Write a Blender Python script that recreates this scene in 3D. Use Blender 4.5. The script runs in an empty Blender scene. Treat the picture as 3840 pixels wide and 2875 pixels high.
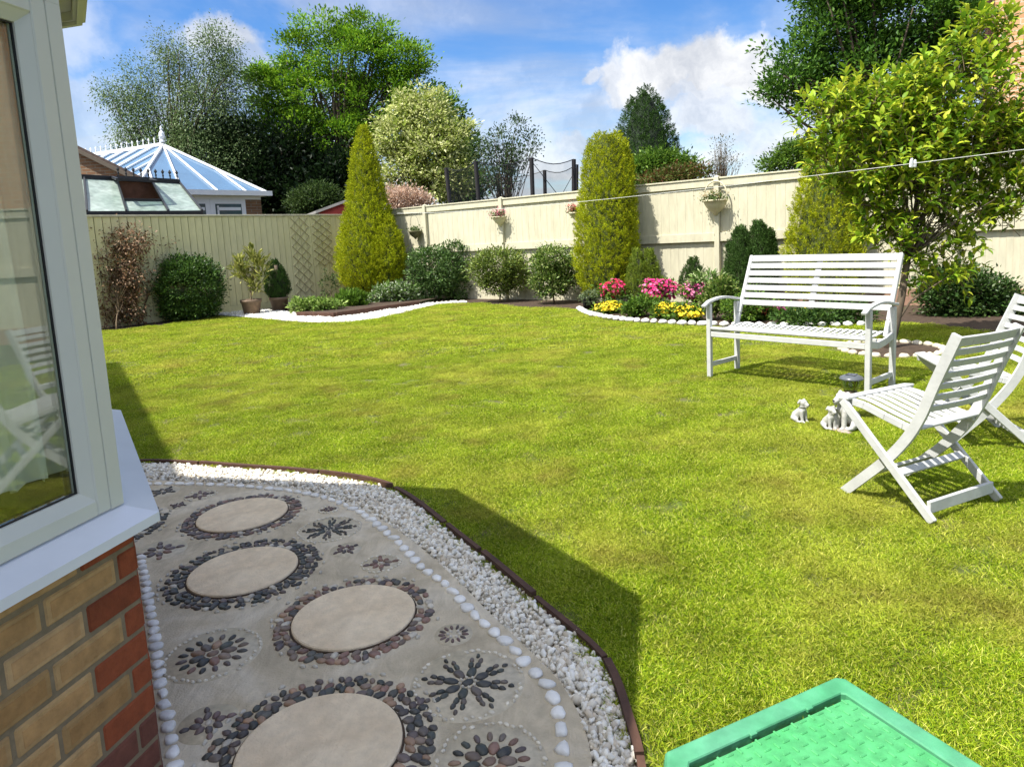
import bpy, math, random
import numpy as np
from mathutils import Vector, Matrix
rad = math.radians
random.seed(7); RS = np.random.RandomState(11)
scene = bpy.context.scene
COL = scene.collection

# ------------------------------------------------------------------ camera
CAMH = 1.45
PIT, ROL = rad(7.55), rad(-2.9)
FOC = 2601 / 3840
cp, sp, cr, sr = math.cos(PIT), math.sin(PIT), math.cos(ROL), math.sin(ROL)
F = np.array([0, cp, -sp]); U0 = np.array([0, sp, cp]); R0 = np.array([1., 0, 0])
R = cr * R0 + sr * U0; U = -sr * R0 + cr * U0
cam_d = bpy.data.cameras.new('camera'); cam = bpy.data.objects.new('camera', cam_d); COL.objects.link(cam)
cam.matrix_world = Matrix(((R[0], U[0], -F[0], 0), (R[1], U[1], -F[1], 0), (R[2], U[2], -F[2], CAMH), (0, 0, 0, 1)))
cam_d.sensor_width = 36; cam_d.lens = 36 * FOC
cam_d.shift_x = -17 / 3840; cam_d.shift_y = -194 / 3840
cam_d.clip_start = .02; cam_d.clip_end = 3000
scene.camera = cam
# ------------------------------------------------------------------ light
SUN_AZ = rad(60)                  # shadows fall towards this heading (clockwise from +Y)
SUN_EL = rad(58)
sun_d = bpy.data.lights.new('sun', 'SUN'); sun_d.energy = 5.0; sun_d.angle = rad(.53); sun_d.color = (1, .96, .88)
sun = bpy.data.objects.new('sun', sun_d); COL.objects.link(sun)
to_sun = Vector((-math.sin(SUN_AZ) * math.cos(SUN_EL), -math.cos(SUN_AZ) * math.cos(SUN_EL), math.sin(SUN_EL)))
sun.rotation_euler = to_sun.to_track_quat('Z', 'Y').to_euler(); sun.location = (0, 0, 30)
w = bpy.data.worlds.new('World'); scene.world = w; w.use_nodes = True
scene.view_settings.view_transform = 'Standard'; scene.view_settings.look = 'None'
scene.view_settings.gamma = 1; scene.view_settings.exposure = .74

def px_dir(x, y):
    """direction seen at photo position x, y (2212 wide copy)"""
    k = 3840 / 2212
    d = R * (x * k - 1937) / 2601 + U * (-(y * k - 1243.5)) / 2601 + F
    return d

def world_nodes():
    nt = w.node_tree; N = nt.nodes; L = nt.links; N.clear()
    out = N.new('ShaderNodeOutputWorld'); bg = N.new('ShaderNodeBackground'); bg.inputs[1].default_value = .128
    sky = N.new('ShaderNodeTexSky'); sky.sky_type = 'NISHITA'; sky.sun_disc = False
    sky.sun_elevation = SUN_EL; sky.sun_rotation = math.atan2(to_sun.x, to_sun.y)
    sky.air_density = 1.0; sky.dust_density = .3; sky.ozone_density = 3.0
    tc = N.new('ShaderNodeTexCoord')
    sep = N.new('ShaderNodeSeparateXYZ'); L.new(tc.outputs['Generated'], sep.inputs[0])
    def M(op, a, b=None, clamp=False):
        m = N.new('ShaderNodeMath'); m.operation = op; m.use_clamp = clamp
        for i, v in enumerate((a, b)):
            if v is None: continue
            if isinstance(v, (int, float)): m.inputs[i].default_value = v
            else: L.new(v, m.inputs[i])
        return m.outputs[0]
    # cloud layer: project the direction on a plane high above
    zz = M('ADD', M('MAXIMUM', sep.outputs[2], 0.0), .22)
    cx = M('DIVIDE', sep.outputs[0], zz); cy = M('DIVIDE', sep.outputs[1], zz)
    cmb = N.new('ShaderNodeCombineXYZ'); L.new(cx, cmb.inputs[0]); L.new(cy, cmb.inputs[1])
    def noise(scale, det, rough, vec, dist=0.):
        n = N.new('ShaderNodeTexNoise'); n.inputs['Scale'].default_value = scale; n.inputs['Detail'].default_value = det
        n.inputs['Roughness'].default_value = rough; n.inputs['Distortion'].default_value = dist
        L.new(vec, n.inputs['Vector']); return n.outputs[0]
    def ramp(v, a, b):
        m = N.new('ShaderNodeMapRange'); m.interpolation_type = 'SMOOTHSTEP'
        m.inputs[1].default_value = a; m.inputs[2].default_value = b; L.new(v, m.inputs[0]); return m.outputs[0]
    wisp = ramp(noise(1.15, 7, .56, cmb.outputs[0], .5), .38, .68)
    hz = ramp(sep.outputs[2], .40, .03)          # more cloud low down
    wisp = M('MULTIPLY', wisp, M('ADD', M('MULTIPLY', hz, .40), .52))
    lowc = M('MULTIPLY', ramp(noise(2.6, 6, .55, cmb.outputs[0], .2), .30, .58), ramp(sep.outputs[2], .27, .07))
    wisp = M('MAXIMUM', wisp, M('MULTIPLY', lowc, .88), True)
    # individual cumulus heaps at fixed headings
    nz = N.new('ShaderNodeTexNoise'); nz.inputs['Scale'].default_value = 11; nz.inputs['Detail'].default_value = 7; nz.inputs['Roughness'].default_value = .58
    L.new(tc.outputs['Generated'], nz.inputs['Vector'])
    sb = N.new('ShaderNodeVectorMath'); sb.operation = 'SUBTRACT'; L.new(nz.outputs['Color'], sb.inputs[0]); sb.inputs[1].default_value = (.5, .5, .5)
    sc_ = N.new('ShaderNodeVectorMath'); sc_.operation = 'SCALE'; L.new(sb.outputs[0], sc_.inputs[0]); sc_.inputs['Scale'].default_value = .128
    ad = N.new('ShaderNodeVectorMath'); ad.operation = 'ADD'; L.new(tc.outputs['Generated'], ad.inputs[0]); L.new(sc_.outputs[0], ad.inputs[1])
    heap = None
    blobs = [(1400, 160, .075, 1.), (1470, 160, .08, 1.), (1540, 145, .085, 1.), (1600, 115, .075, 1.), (1650, 160, .08, 1), (1345, 178, .055, .9), (1560, 185, .08, .9), (1450, 180, .07, .9), 
             (1270, 172, .028, .8), (1540, 255, .08, .85), (1480, 258, .065, .8), (480, 95, .06, .85), (500, 140, .07, .6), (160, 230, .09, .5), (185, 330, .10, .6), (60, 60, .1, .5),
             (1240, 310, .06, .75), (1190, 330, .05, .6), (1650, 330, .08, .7), (2400, 100, .2, .8), (-300, 200, .2, .7)]
    for (bx, by, rr, st) in blobs:
        d = px_dir(bx, by); d = d / np.linalg.norm(d)
        ds = N.new('ShaderNodeVectorMath'); ds.operation = 'SUBTRACT'; L.new(ad.outputs[0], ds.inputs[0]); ds.inputs[1].default_value = tuple(d)
        sq = N.new('ShaderNodeVectorMath'); sq.operation = 'MULTIPLY'; L.new(ds.outputs[0], sq.inputs[0]); sq.inputs[1].default_value = (1, 1, 1.7)
        ln = N.new('ShaderNodeVectorMath'); ln.operation = 'LENGTH'; L.new(sq.outputs[0], ln.inputs[0])
        v = M('MULTIPLY', ramp(ln.outputs['Value'], rr, rr * .45), st)
        heap = v if heap is None else M('MAXIMUM', heap, v)
    mask = M('MAXIMUM', wisp, heap, True)
    # cloud brightness: billows from a second noise
    bil = ramp(noise(7, 6, .6, ad.outputs[0], .0), .35, .65)
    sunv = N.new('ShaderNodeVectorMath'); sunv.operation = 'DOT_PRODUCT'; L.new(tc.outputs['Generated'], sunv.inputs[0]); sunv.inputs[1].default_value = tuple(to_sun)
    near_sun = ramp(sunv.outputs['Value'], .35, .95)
    # bright cloud added mostly out of view, sunward, to lift and neutralise the shade
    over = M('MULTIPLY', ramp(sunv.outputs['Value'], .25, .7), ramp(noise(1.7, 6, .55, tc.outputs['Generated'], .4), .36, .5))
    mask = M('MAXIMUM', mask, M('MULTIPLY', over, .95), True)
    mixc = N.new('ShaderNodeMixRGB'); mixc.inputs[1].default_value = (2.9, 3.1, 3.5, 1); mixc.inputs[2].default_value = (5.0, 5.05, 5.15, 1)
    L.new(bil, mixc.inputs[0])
    gl = N.new('ShaderNodeVectorMath'); gl.operation = 'SCALE'; L.new(mixc.outputs[0], gl.inputs[0]); L.new(M('ADD', M('MULTIPLY', near_sun, 1.2), 1.0), gl.inputs['Scale'])  # cloud gain towards the sun, added as fill for the shade
    sat = N.new('ShaderNodeHueSaturation'); sat.inputs['Saturation'].default_value = 1.3; sat.inputs['Hue'].default_value = .508; sat.inputs['Value'].default_value = .88
    L.new(sky.outputs[0], sat.inputs['Color'])
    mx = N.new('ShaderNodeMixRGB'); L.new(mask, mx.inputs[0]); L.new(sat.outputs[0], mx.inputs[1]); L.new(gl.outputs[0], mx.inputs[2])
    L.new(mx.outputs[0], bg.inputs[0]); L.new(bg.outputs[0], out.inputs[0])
world_nodes()

# ------------------------------------------------------------------ helpers
def G(x, y, z=0.):
    d = px_dir(x, y); t = (CAMH - z) / -d[2]
    return np.array([d[0] * t, d[1] * t, z])
def at(x, y, zc):
    d = px_dir(x, y) * zc
    return np.array([d[0], d[1], d[2] + CAMH])
def zc_of(p): return float((np.array([p[0], p[1], p[2] - CAMH])) @ F)
def on_vert(p, x, y):
    """height at which the line of sight x, y passes over ground point p"""
    d = px_dir(x, y); t = (p[0] * d[0] + p[1] * d[1]) / (d[0] ** 2 + d[1] ** 2); return CAMH + d[2] * t
def tag(o, label=None, cat=None, group=None, kind=None):
    if label: o['label'] = label
    if cat: o['category'] = cat
    if group: o['group'] = group
    if kind: o['kind'] = kind
    return o
def empty(name, loc=(0, 0, 0), rz=0, label=None, cat=None, group=None):
    o = bpy.data.objects.new(name, None); COL.objects.link(o); o.location = loc; o.rotation_euler = (0, 0, rz)
    o.empty_display_size = .1
    return tag(o, label, cat, group)
def copy_tree(o, parent=None):
    c = o.copy(); COL.objects.link(c)
    if parent: c.parent = parent
    for ch in list(o.children): copy_tree(ch, c)
    return c

class MB:
    """collects shapes; build() links them as one mesh object"""
    def __init__(s): s.v = []; s.f = []; s.c = []; s.n = 0
    def add(s, v, f, col=None):
        v = np.asarray(v, float).reshape(-1, 3)
        s.f += [[i + s.n for i in q] for q in f]; s.v.append(v); s.n += len(v)
        s.c.append(np.tile(np.array(col if col is not None else (.5, .5, .5), float)[:3], (len(v), 1)))
    def box(s, lo, hi, col=None, M=None, bev=0):
        x0, y0, z0 = lo; x1, y1, z1 = hi
        if bev:
            b = min(bev, (x1 - x0) * .45, (y1 - y0) * .45, (z1 - z0) * .45)
            v = []
            for X, dx in ((x0, b), (x1, -b)):
                for Y, dy in ((y0, b), (y1, -b)):
                    for Z, dz in ((z0, b), (z1, -b)):
                        v += [(X, Y + dy, Z + dz), (X + dx, Y, Z + dz), (X + dx, Y + dy, Z)]
            def I(i, j, k, a): return ((i * 2 + j) * 2 + k) * 3 + a
            f = [[I(0,0,0,0), I(0,0,1,0), I(0,1,1,0), I(0,1,0,0)], [I(1,0,0,0), I(1,1,0,0), I(1,1,1,0), I(1,0,1,0)],
                 [I(0,0,0,1), I(1,0,0,1), I(1,0,1,1), I(0,0,1,1)], [I(0,1,0,1), I(0,1,1,1), I(1,1,1,1), I(1,1,0,1)],
                 [I(0,0,0,2), I(0,1,0,2), I(1,1,0,2), I(1,0,0,2)], [I(0,0,1,2), I(1,0,1,2), I(1,1,1,2), I(0,1,1,2)]]
            for i in (0, 1):
                for j in (0, 1):
                    f.append([I(i,j,0,0), I(i,j,0,1), I(i,j,1,1), I(i,j,1,0)])
                    f.append([I(i,0,j,0), I(i,0,j,2), I(i,1,j,2), I(i,1,j,0)])
                    f.append([I(0,i,j,1), I(0,i,j,2), I(1,i,j,2), I(1,i,j,1)])
                    for k in (0, 1): f.append([I(i,j,k,0), I(i,j,k,1), I(i,j,k,2)])
        else:
            v = [(x0,y0,z0),(x1,y0,z0),(x1,y1,z0),(x0,y1,z0),(x0,y0,z1),(x1,y0,z1),(x1,y1,z1),(x0,y1,z1)]
            f = [[0,3,2,1],[4,5,6,7],[0,1,5,4],[1,2,6,5],[2,3,7,6],[3,0,4,7]]
        v = np.array(v, float)
        if M is not None: v = v @ np.array(M)[:3, :3].T + np.array(M)[:3, 3]
        s.add(v, f, col)
    def beam(s, a, b, wd, ht, up=(0, 0, 1), col=None, bev=.0):
        a = np.array(a, float); b = np.array(b, float); d = b - a; L = np.linalg.norm(d); d /= L
        sd = np.cross(np.array(up, float), d); sd /= np.linalg.norm(sd); u = np.cross(d, sd)
        M = np.eye(4); M[:3, 0] = d; M[:3, 1] = sd; M[:3, 2] = u; M[:3, 3] = a
        s.box((0, -wd / 2, -ht / 2), (L, wd / 2, ht / 2), col, M, bev)
    def tube(s, pts, rads, n=6, col=None, cap=True):
        pts = np.array(pts, float); m = len(pts)
        if np.isscalar(rads): rads = [rads] * m
        T = np.gradient(pts, axis=0); T /= np.linalg.norm(T, axis=1)[:, None] + 1e-9
        ref = np.array([0, 0, 1.]) if abs(T[0][2]) < .9 else np.array([1., 0, 0])
        v = []
        for i in range(m):
            a = np.cross(ref, T[i]); a /= np.linalg.norm(a) + 1e-9; b = np.cross(T[i], a)
            for k in range(n):
                t = 2 * math.pi * k / n; v.append(pts[i] + rads[i] * (math.cos(t) * a + math.sin(t) * b))
        f = [[i * n + k, i * n + (k + 1) % n, (i + 1) * n + (k + 1) % n, (i + 1) * n + k] for i in range(m - 1) for k in range(n)]
        if cap: f += [list(range(n))[::-1], [(m - 1) * n + k for k in range(n)]]
        s.add(v, f, col)
    def lathe(s, prof, n=24, c=(0, 0, 0), col=None, a0=0, a1=2 * math.pi):
        m = len(prof); full = abs(a1 - a0 - 2 * math.pi) < 1e-6; k = n if full else n + 1
        v = [(c[0] + r * math.cos(a0 + (a1 - a0) * j / n), c[1] + r * math.sin(a0 + (a1 - a0) * j / n), c[2] + z) for r, z in prof for j in range(k)]
        f = [[i * k + j, i * k + (j + 1) % k, (i + 1) * k + (j + 1) % k, (i + 1) * k + j] for i in range(m - 1) for j in range(n)]
        s.add(v, f, col)
    def prism(s, poly, z0, z1, col=None):
        n = len(poly); v = [(p[0], p[1], z0) for p in poly] + [(p[0], p[1], z1) for p in poly]
        f = [[i, (i + 1) % n, n + (i + 1) % n, n + i] for i in range(n)] + [list(range(n))[::-1], [n + i for i in range(n)]]
        s.add(v, f, col)
    def blob(s, c, r, col=None, rot=0, jit=.12, sub=1, flat=None):
        V, Fc = ICO[sub]; rr = np.array(r) if hasattr(r, '__len__') else np.array([r, r, r])
        v = V * (1 + RS.uniform(-jit, jit, (len(V), 1))) * rr
        cs, sn = math.cos(rot), math.sin(rot); v = v @ np.array([[cs, sn, 0], [-sn, cs, 0], [0, 0, 1]])
        s.add(v + np.array(c), Fc, col)
    def build(s, name, mat, parent=None, smooth=False, loc=None):
        me = bpy.data.meshes.new(name); V = np.concatenate(s.v)
        me.from_pydata(V.tolist(), [], s.f); me.materials.append(mat)
        a = me.color_attributes.new('col', 'FLOAT_COLOR', 'POINT'); c = np.ones((len(V), 4)); c[:, :3] = np.concatenate(s.c)
        a.data.foreach_set('color', c.ravel())
        if smooth: me.polygons.foreach_set('use_smooth', [True] * len(me.polygons))
        me.update(); o = bpy.data.objects.new(name, me); COL.objects.link(o)
        if parent: o.parent = parent
        if loc is not None: o.location = loc
        return o
def _ico(sub):
    import bmesh
    bm = bmesh.new(); bmesh.ops.create_icosphere(bm, subdivisions=sub, radius=1)
    V = np.array([v.co[:] for v in bm.verts]); f = [[v.index for v in q.verts] for q in bm.faces]; bm.free(); return V, f
ICO = {1: _ico(1), 2: _ico(2), 3: _ico(3)}

def mesh_np(name, V, Fc, C, mat, parent=None, smooth=False):
    """fast mesh from arrays, faces all triangles"""
    me = bpy.data.meshes.new(name); n = len(V); m = len(Fc)
    me.vertices.add(n); me.vertices.foreach_set('co', np.ascontiguousarray(V, np.float32).ravel())
    me.loops.add(m * 3); me.loops.foreach_set('vertex_index', np.ascontiguousarray(Fc, np.int32).ravel())
    me.polygons.add(m); me.polygons.foreach_set('loop_start', np.arange(0, m * 3, 3, dtype=np.int32))
    try: me.polygons.foreach_set('loop_total', np.full(m, 3, np.int32))
    except Exception: pass
    if smooth: me.polygons.foreach_set('use_smooth', np.ones(m, bool))
    me.update(calc_edges=True)
    a = me.color_attributes.new('col', 'FLOAT_COLOR', 'POINT'); c = np.ones((n, 4), np.float32); c[:, :3] = C; a.data.foreach_set('color', c.ravel())
    me.materials.append(mat); me.validate()
    o = bpy.data.objects.new(name, me); COL.objects.link(o)
    if parent: o.parent = parent
    return o

# ------------------------------------------------------------------ materials
def mat(name, col=(.5, .5, .5), rough=.6, var=.12, scale=8, bump=0., bscale=40, metal=0., spec=.4, vcol=False, transl=0., stretch=None, coords='Object', col2=None, coat=0):
    m = bpy.data.materials.new(name); m.use_nodes = True; nt = m.node_tree; N = nt.nodes; L = nt.links
    p = N['Principled BSDF']; p.inputs['Roughness'].default_value = rough; p.inputs['Metallic'].default_value = metal
    p.inputs['Specular IOR Level'].default_value = spec
    tc = N.new('ShaderNodeTexCoord'); vec = tc.outputs[coords]
    if stretch:
        mp = N.new('ShaderNodeMapping'); mp.inputs['Scale'].default_value = stretch; L.new(vec, mp.inputs[0]); vec = mp.outputs[0]
    nz = N.new('ShaderNodeTexNoise'); nz.inputs['Scale'].default_value = scale; nz.inputs['Detail'].default_value = 6; nz.inputs['Roughness'].default_value = .6
    L.new(vec, nz.inputs['Vector'])
    if vcol:
        at_ = N.new('ShaderNodeAttribute'); at_.attribute_name = 'col'; base = at_.outputs['Color']
    else:
        rgb = N.new('ShaderNodeRGB'); rgb.outputs[0].default_value = (*col, 1); base = rgb.outputs[0]
    if col2 is not None:
        mr0 = N.new('ShaderNodeMapRange'); mr0.inputs[1].default_value = .38; mr0.inputs[2].default_value = .62; L.new(nz.outputs[0], mr0.inputs[0])
        mx = N.new('ShaderNodeMixRGB'); L.new(mr0.outputs[0], mx.inputs[0]); L.new(base, mx.inputs[1]); mx.inputs[2].default_value = (*col2, 1); base = mx.outputs[0]
        n2 = N.new('ShaderNodeTexNoise'); n2.inputs['Scale'].default_value = scale * 5; n2.inputs['Detail'].default_value = 4; L.new(vec, n2.inputs['Vector']); src = n2.outputs[0]
    else: src = nz.outputs[0]
    mr = N.new('ShaderNodeMapRange'); mr.inputs[1].default_value = .3; mr.inputs[2].default_value = .7
    mr.inputs[3].default_value = 1 - var; mr.inputs[4].default_value = 1 + var; L.new(src, mr.inputs[0])
    ml = N.new('ShaderNodeVectorMath'); ml.operation = 'SCALE'; L.new(base, ml.inputs[0]); L.new(mr.outputs[0], ml.inputs['Scale'])
    L.new(ml.outputs[0], p.inputs['Base Color'])
    if bump:
        bn = N.new('ShaderNodeTexNoise'); bn.inputs['Scale'].default_value = bscale; bn.inputs['Detail'].default_value = 5; L.new(vec, bn.inputs['Vector'])
        b = N.new('ShaderNodeBump'); b.inputs['Strength'].default_value = bump; b.inputs['Distance'].default_value = .01
        L.new(bn.outputs[0], b.inputs['Height']); L.new(b.outputs[0], p.inputs['Normal'])
    if transl:
        tr = N.new('ShaderNodeBsdfTranslucent'); L.new(ml.outputs[0], tr.inputs[0])
        mxs = N.new('ShaderNodeMixShader'); mxs.inputs[0].default_value = transl
        L.new(p.outputs[0], mxs.inputs[1]); L.new(tr.outputs[0], mxs.inputs[2]); L.new(mxs.outputs[0], N['Material Output'].inputs[0])
    return m
def glass_mat(name, tint=(.8, .9, .9), refl=.2, alpha=.8, rough=.01):
    m = bpy.data.materials.new(name); m.use_nodes = True; nt = m.node_tree; N = nt.nodes; L = nt.links; N.clear()
    out = N.new('ShaderNodeOutputMaterial'); t = N.new('ShaderNodeBsdfTransparent'); t.inputs[0].default_value = (*tint, 1)
    g = N.new('ShaderNodeBsdfGlossy'); g.inputs['Roughness'].default_value = rough
    fr = N.new('ShaderNodeLayerWeight'); fr.inputs[0].default_value = .5; pw = N.new('ShaderNodeMath'); pw.operation = 'POWER'; pw.inputs[1].default_value = 4; L.new(fr.outputs['Facing'], pw.inputs[0])
    mr = N.new('ShaderNodeMapRange'); mr.inputs[3].default_value = refl; mr.inputs[4].default_value = 1; L.new(pw.outputs[0], mr.inputs[0])
    mx = N.new('ShaderNodeMixShader'); L.new(mr.outputs[0], mx.inputs[0]); L.new(t.outputs[0], mx.inputs[1]); L.new(g.outputs[0], mx.inputs[2]); L.new(mx.outputs[0], out.inputs[0])
    return m

M_ = {}
M_['white'] = mat('white_painted_wood', (.50, .505, .495), .5, .10, 9, .12, 60)
M_['upvc'] = mat('white_window_plastic', (.62, .62, .55), .35, .03, 3)
M_['sill'] = mat('white_sill_plastic', (.74, .76, .80), .3, .04, 5, .03, 80)
M_['leaf'] = mat('leaf', rough=.5, var=.15, scale=3, vcol=True, transl=.33, spec=.22)
M_['glossleaf'] = mat('glossy_leaf', rough=.42, var=.15, scale=3, vcol=True, transl=.2, spec=.3)
M_['needle'] = mat('conifer_foliage', rough=.7, var=.18, scale=2.2, vcol=True, transl=.22, spec=.2)
M_['dry'] = mat('dry_leaf', rough=.7, var=.2, scale=6, vcol=True, transl=.15, spec=.2)
M_['petal'] = mat('petal', rough=.6, var=.08, scale=10, vcol=True, transl=.25, spec=.2)
M_['bark'] = mat('bark', (.10, .075, .05), .9, .35, 14, .5, 30, stretch=(1, 1, .3))
M_['stem'] = mat('woody_stem', (.17, .12, .07), .8, .3, 20)
M_['soil'] = mat('soil', (.055, .035, .022), .95, .4, 14, .8, 50)
M_['pebble'] = mat('pebble', rough=.42, var=.22, scale=30, vcol=True, spec=.45, bump=.1, bscale=90)
M_['whitestone'] = mat('white_stone', rough=.6, var=.12, scale=20, vcol=True, bump=.3, bscale=60)
M_['gravel'] = mat('gravel_chip', rough=.75, var=.12, scale=30, vcol=True)
M_['timber'] = mat('dark_brown_timber', (.075, .036, .022), .75, .35, 10, .3, 40, stretch=(1, 1, 4))
M_['terracotta'] = mat('brown_pot', (.17, .115, .075), .7, .2, 12, .2, 40)
M_['black'] = mat('black_metal', (.02, .021, .023), .4, .1, 10)
M_['conc'] = mat('concrete_board', (.42, .40, .30), .85, .15, 8, .3, 50)
# ------------------------------------------------------------------ leaf templates
def tri_of(faces):
    o = []
    for q in faces:
        for i in range(1, len(q) - 1): o.append((q[0], q[i], q[i + 1]))
    return np.array(o)
T_DIA = (np.array([(0, 0, 0), (.45, .24, .07), (1, 0, -.06), (.45, -.24, .07)]), np.array([(0, 2, 1), (0, 3, 2)]))
T_NDL = (np.array([(0, 0, 0), (.4, .13, .0), (1, 0, .03), (.4, -.13, .0)]), np.array([(0, 2, 1), (0, 3, 2)]))
T_LONG = (np.array([(0, 0, 0), (.3, .1, .05), (.3, 0, .0), (.3, -.1, .05), (.7, .09, -.02), (.7, 0, -.06), (.7, -.09, -.02), (1, 0, -.2)]),
          tri_of([(0, 2, 1), (0, 3, 2), (1, 2, 5, 4), (2, 3, 6, 5), (4, 5, 7), (5, 6, 7)]))
T_BIG = (np.array([(0, 0, 0), (.28, .2, .08), (.28, 0, .02), (.28, -.2, .08), (.65, .19, -.01), (.65, 0, -.07), (.65, -.19, -.01), (1, 0, -.28)]), T_LONG[1])
def unit(a): return a / (np.linalg.norm(a, axis=-1, keepdims=True) + 1e-9)
def scatter(tpl, pos, dirs, ups, size, cols):
    V0, F0 = tpl; n = len(pos); k = len(V0)
    x = unit(dirs); y = unit(np.cross(ups, x)); z = np.cross(x, y)
    size = np.broadcast_to(np.asarray(size, float), (n,))
    V = pos[:, None, :] + size[:, None, None] * (V0[None, :, 0:1] * x[:, None] + V0[None, :, 1:2] * y[:, None] + V0[None, :, 2:3] * z[:, None])
    Fc = F0[None] + (np.arange(n) * k)[:, None, None]
    return V.reshape(-1, 3), Fc.reshape(-1, 3), np.repeat(cols, k, axis=0)
def mixcols(n, cols, rs=RS, jit=.15):
    cols = np.array(cols, float); t = rs.rand(n) * (len(cols) - 1); i = np.minimum(t.astype(int), len(cols) - 2); f = (t - i)[:, None]
    c = cols[i] * (1 - f) + cols[i + 1] * f
    return c * rs.uniform(1 - jit, 1 + jit, (n, 1))
def merge(parts):
    V = []; Fc = []; C = []; n = 0
    for v, f, c in parts: V.append(v); Fc.append(f + n); C.append(c); n += len(v)
    return np.concatenate(V), np.concatenate(Fc), np.concatenate(C)

def lobes_world(lobes, zc, flat=.85):
    """(x, y, rx, ry[, depth offset]) in photo units at camera depth zc -> centre and radii in metres"""
    k = zc / 1498.; out = []
    for l in lobes:
        dz = l[4] if len(l) > 4 else 0
        c = at(l[0], l[1], zc + dz); out.append((c, np.array([l[2] * k, l[2] * k * flat, l[3] * k])))
    return out
def crown_pts(L, n, rs, surf=.5):
    vol = np.array([np.prod(r) ** .67 for c, r in L]); idx = rs.choice(len(L), n, p=vol / vol.sum())
    C = np.array([L[i][0] for i in idx]); Rr = np.array([L[i][1] for i in idx])
    d = unit(rs.normal(size=(n, 3))); u = surf + (1 - surf) * rs.rand(n, 1) ** .6
    return C + d * u * Rr, d
def foliage(L, clumps, per, leaf, cr, cols, tpl=T_DIA, rs=RS, surf=.55, up=.5, droop=0., jit=.2, clumpvar=.18, flat=.6):
    P, D = crown_pts(L, clumps, rs, surf)
    cc = np.repeat(P, per, 0); dd = np.repeat(D, per, 0); n = len(cc)
    off = rs.normal(size=(n, 3)) * cr * np.array([1, 1, flat]) * .6
    pos = cc + off
    dirs = unit(off / cr) * .7 + dd * .6 + rs.normal(size=(n, 3)) * .5; dirs[:, 2] += up - droop
    ups = rs.normal(size=(n, 3)) * .45 + np.array([0, 0, 1.]) + dd * .4
    col = mixcols(n, cols, rs, jit) * np.repeat(rs.uniform(1 - clumpvar, 1 + clumpvar, (clumps, 1)), per, 0)
    return scatter(tpl, pos, dirs, ups, leaf * rs.uniform(.65, 1.25, n), col), P
def limbs_mb(base, top, targets, r0, rs, n=7, col=(.1, .075, .05), wig=.05):
    m = MB(); base = np.array(base, float); top = np.array(top, float); H = np.linalg.norm(top - base)
    k = 8; pts = [base + (top - base) * i / k + (rs.normal(size=3) * wig * H * .3 * (0 < i < k)) for i in range(k + 1)]
    m.tube(pts, [r0 * (1 - .85 * i / k) * (1.25 if i == 0 else 1) for i in range(k + 1)], n, col)
    for t in targets:
        u = rs.uniform(.25, .8); i = min(int(u * k), k - 1); s0 = pts[i] + (pts[i + 1] - pts[i]) * (u * k - i)
        md = (s0 + t) / 2 + rs.normal(size=3) * wig * H * .25 + np.array([0, 0, .04 * H]); r = r0 * .42 * (1 - .6 * u)
        q = [s0, s0 * .6 + md * .4 + rs.normal(size=3) * .01 * H, md, md * .45 + t * .55 + rs.normal(size=3) * .01 * H, t]
        m.tube(q, [r, r * .8, r * .6, r * .4, r * .15], 5, col)
    return m
def plant(name, label, cat, base, zc, lobes, clumps, per, leaf, cr, cols, tpl=T_DIA, m='leaf', group=None, seed=1, surf=.5, up=.4, stem=None,
          nst=6, stemr=.02, crownname='leaves', stemname='stem', core=None, **kw):
    rs = np.random.RandomState(seed); base = np.array(base, float)
    L = [(c - base, r) for c, r in lobes_world(lobes, zc)]
    o = empty(name, tuple(base), 0, label, cat, group)
    (V, Fc, C), P = foliage(L, clumps, per, leaf, cr, cols, tpl, rs, surf, up, **kw)
    ok = None
    V[:, 2] = np.maximum(V[:, 2], -base[2] + .004)
    mesh_np(crownname, V, Fc, C, M_[m], o)
    idx = rs.choice(len(P), min(nst, len(P)), replace=False)
    top = np.mean([c for c, r in L], 0) if stem is None else np.array(stem) - base
    limbs_mb((0, 0, 0), top, P[idx], stemr, rs).build(stemname, M_['bark'] if stemname == 'trunk' else M_['stem'], o, True)
    return o

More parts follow.
